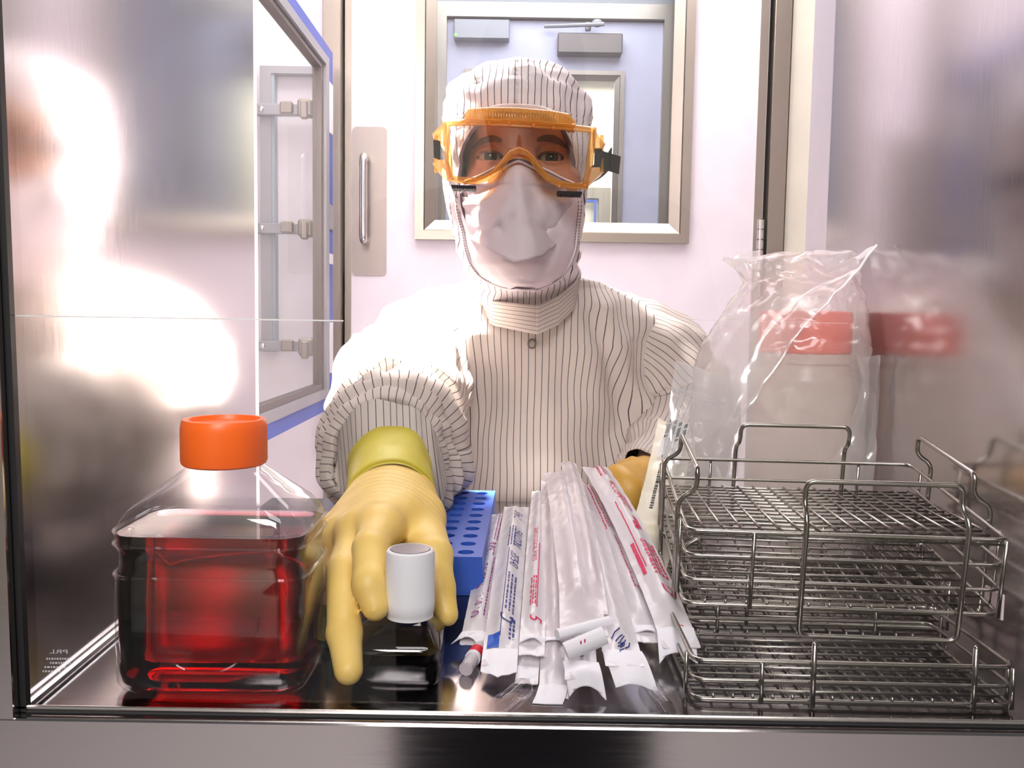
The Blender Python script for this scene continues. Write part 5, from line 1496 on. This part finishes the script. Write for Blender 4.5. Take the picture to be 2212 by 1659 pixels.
lp = [(at(1205, 662, 1.25), .022), (at(1240, 670, 1.245), .040), (at(1285, 694, 1.248), .054), (at(1335, 722, 1.262), .066), (at(1388, 764, 1.275), .076), (at(1428, 806, 1.282), .083), (at(1452, 850, 1.282), .085), (at(1465, 898, 1.268), .084), (at(1466, 950, 1.235), .078), (at(1445, 1000, 1.17), .066), (at(1415, 1030, 1.11), .050), (at(1392, 1042, 1.07), .040)]
sleeve(lp, 'sleeve', 'pinstriped sleeve of the arm resting behind the baskets', 6.1, lump=.06)

# ---- right glove gripping the white cap
W0 = at(844, 1085, .790)
K = dict(index=at(822, 1140, .668), middle=at(775, 1150, .682), ring=at(736, 1160, .705), pinky=at(716, 1160, .735))
fing = dict(index=[K['index'], at(800, 1185, .628), at(797, 1262, .598), at(811, 1312, .590)],
            middle=[K['middle'], at(742, 1235, .634), at(744, 1368, .582), at(753, 1448, .557)],
            ring=[K['ring'], at(726, 1250, .674), at(736, 1345, .660), at(742, 1402, .654)],
            pinky=[K['pinky'], at(722, 1235, .715), at(730, 1300, .700), at(738, 1335, .690)])
thumb = [at(905, 1120, .748), at(934, 1200, .666), at(948, 1270, .646), at(966, 1328, .633)]
def glove_sdf(P):
    d = sd_caps(P, tuple(at(843, 1040, .830)), tuple(W0), .030, .031)
    palm = sd_caps(P, tuple(W0), tuple(at(868, 1128, .715)), .031, .025)
    d = smin(d, palm, .02)
    for k, r in (('index', .0185), ('middle', .0185), ('ring', .0175), ('pinky', .0165)):
        d = smin(d, sd_caps(P, tuple(W0 + (K[k] - W0) * .15), tuple(K[k]), .024, r * .93), .020)
    d = smin(d, sd_caps(P, tuple(W0 + Vector((.012, 0, 0))), tuple(thumb[0]), .026, .020), .02)
    fd = None
    for k, f in fing.items():
        s = {'index': 1.0, 'middle': 1.0, 'ring': .95, 'pinky': .85}[k]
        e = sd_caps(P, tuple(f[0]), tuple(f[1]), .0155 * s, .0128 * s)
        e = smin(e, sd_caps(P, tuple(f[1]), tuple(f[2]), .0128 * s, .0118 * s), .004)
        e = smin(e, sd_caps(P, tuple(f[2]), tuple(f[3]), .0118 * s, .0095 * s), .004)
        fd = e if fd is None else smin(fd, e, .0022)
    e = sd_caps(P, tuple(thumb[0]), tuple(thumb[1]), .020, .0155); e = smin(e, sd_caps(P, tuple(thumb[1]), tuple(thumb[2]), .0150, .0122), .005); e = smin(e, sd_caps(P, tuple(thumb[2]), tuple(thumb[3]), .0122, .0085), .004)
    d = smin(d, fd, .010); d = smin(d, e, .012)
    # creases across the back of the hand, loose latex at the wrist
    yq = P[:, 1]
    d = d + .0007 * np.sin(yq * 620 + P[:, 0] * 90) * np.exp(-((yq - .735) / .03) ** 2) + .0012 * np.sin(yq * 420 + P[:, 0] * 60) * np.exp(-((yq - .80) / .022) ** 2)
    cap = np.maximum(np.linalg.norm(P[:, :2] - np.array([at(886, 1250, .6).x, .6]), axis=1) - wpx(54, .6) - .0002, 0) if False else None
    return d
V, Fc = nets(np.arange(-.165, -.03, .0022), np.arange(.535, .855, .0024), np.arange(1.0505, 1.205, .0022), glove_sdf)
mb = MB(); mb.add(V, Fc); gl = mb.build('glove', M['glove'], person, ang=180, label='tan-yellow latex glove gripping the white cap')
md = gl.modifiers.new('relax', 'SMOOTH'); md.iterations = 3; md.factor = .5
# cuff pulled over the wrist, with a rolled bead
mb = MB(); rings = []
cpath = [(at(845, 1086, .784), .0385), (at(845, 1070, .796), .0398), (at(844, 1046, .814), .0400), (at(843, 1026, .838), .0406), (at(842, 1000, .860), .0418), (at(842, 990, .868), .0424), (at(843, 991, .870), .0400), (at(844, 1020, .84), .0380)]
C_ = catmull([tuple(p) + (r,) for p, r in cpath], 6); n = len(C_)
axv = (Vector(C_[20][:3]) - Vector(C_[0][:3])).normalized(); n1 = axv.cross(Vector((0, 0, 1))).normalized(); n2 = n1.cross(axv)
for i, c in enumerate(C_):
    ring = []
    for k in range(72):
        th = 2 * PI * k / 72; r = c[3]
        pk = .010 * math.exp(-((math.atan2(math.sin(th - 1.0), math.cos(th - 1.0))) / .35) ** 2) * max(0, min(1, (i - 14) / 10)) if i < 34 else 0
        d = n1 * math.cos(th) + n2 * math.sin(th); p = Vector(c[:3]) + d * (r + pk * .35) + axv * pk
        ring.append(p + d * (wr(p, 40, .0016, 3)))
    rings.append(ring)
mb.loft(rings); mb.build('cuff', M['glove_cuff'], gl, ang=180, label='olive-yellow glove cuff')
mb = MB(); mb.tube([p + (p - Vector(C_[3][:3])) * .02 for p in rings[3]], .0016, 8, True); mb.build('cuff_bead', M['glove_cuff'], gl, ang=180)

# ---- left glove resting behind the pipettes
LW = LA[3]
lk = [at(1335, 1032, .965), at(1348, 1046, .955), at(1362, 1062, .950), at(1374, 1078, .955)]
def lg(P):
    d = sd_caps(P, tuple(at(1415, 1034, 1.115)), tuple(LW), .033, .031)
    for i, k in enumerate(lk):
        d = smin(d, sd_caps(P, tuple(LW + Vector((-.002 + .004 * i, 0, .006 - .006 * i))), tuple(k), .024, .0150), .012)
    fd = None
    for i, k in enumerate(lk):
        m1 = k + Vector((-.012, -.012, -.030)); m2 = m1 + Vector((.012, .012, -.020))
        e = sd_caps(P, tuple(k), tuple(m1), .0135, .0120); e = smin(e, sd_caps(P, tuple(m1), tuple(m2), .0118, .010), .004)
        fd = e if fd is None else smin(fd, e, .002)
    d = smin(d, fd, .006)
    t1 = LW + Vector((-.030, -.035, -.012)); t2 = t1 + Vector((-.022, -.022, -.018))
    d = smin(d, sd_caps(P, tuple(LW), tuple(t1), .022, .0145), .012); d = smin(d, sd_caps(P, tuple(t1), tuple(t2), .0140, .0100), .004)
    return d + .0010 * np.sin(P[:, 0] * 380 + P[:, 2] * 200) * np.exp(-((P[:, 1] - 1.03) / .03) ** 2)
V, Fc = nets(np.arange(.05, .24, .0032), np.arange(.90, 1.12, .0032), np.arange(1.052, 1.19, .0030), lg)
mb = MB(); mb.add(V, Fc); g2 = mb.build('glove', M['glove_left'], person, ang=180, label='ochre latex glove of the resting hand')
md = g2.modifiers.new('relax', 'SMOOTH'); md.iterations = 3; md.factor = .5

# ================================================================== PHOTOGRAPHER, seen only as a dark reflection in the steel rail
ph = thing('photographer', (.02, -.26, 0), 'person in dark clothing reflected in the steel bottom rail', 'person')
def pg(P):
    d = sd_caps(P, (.02, -.26, 1.02), (.02, -.27, 1.34), .135, .150)
    d = smin(d, sd_caps(P, (-.15, -.26, 1.40), (.19, -.26, 1.40), .07, .07), .08)
    d = smin(d, sd_caps(P, (.02, -.26, 1.44), (.02, -.24, 1.54), .05, .05), .03)
    d = smin(d, sd_ell(P, (.02, -.24, 1.63), (.075, .095, .115)), .03)
    d = smin(d, sd_caps(P, (.03, -.26, .55), (.03, -.26, 1.05), .185, .16), .05)
    for sx in (-1, 1):
        d = smin(d, sd_caps(P, (.02 + sx * .09, -.26, .95), (.02 + sx * .10, -.26, .50), .095, .065), .05)
        d = smin(d, sd_caps(P, (.02 + sx * .10, -.26, .50), (.02 + sx * .11, -.28, .09), .06, .04), .02)
        d = smin(d, sd_caps(P, (.02 + sx * .11, -.30, .045), (.02 + sx * .12, -.16, .035), .04, .034), .02)
        d = smin(d, sd_caps(P, (.02 + sx * .20, -.26, 1.39), (.02 + sx * .25, -.20, 1.12), .055, .045), .03)
        d = smin(d, sd_caps(P, (.02 + sx * .25, -.20, 1.12), (.02 + sx * .07, -.06, 1.24), .042, .032), .02)
    return d
V, Fc = nets(np.arange(-.36, .40, .02), np.arange(-.46, .0, .02), np.arange(-.03, 1.80, .02), pg)
mb = MB(); mb.add(V, Fc); mb.build('clothed_figure', plain('dark_navy_cloth', rgb(20, 20, 30), .85), ph, ang=180)
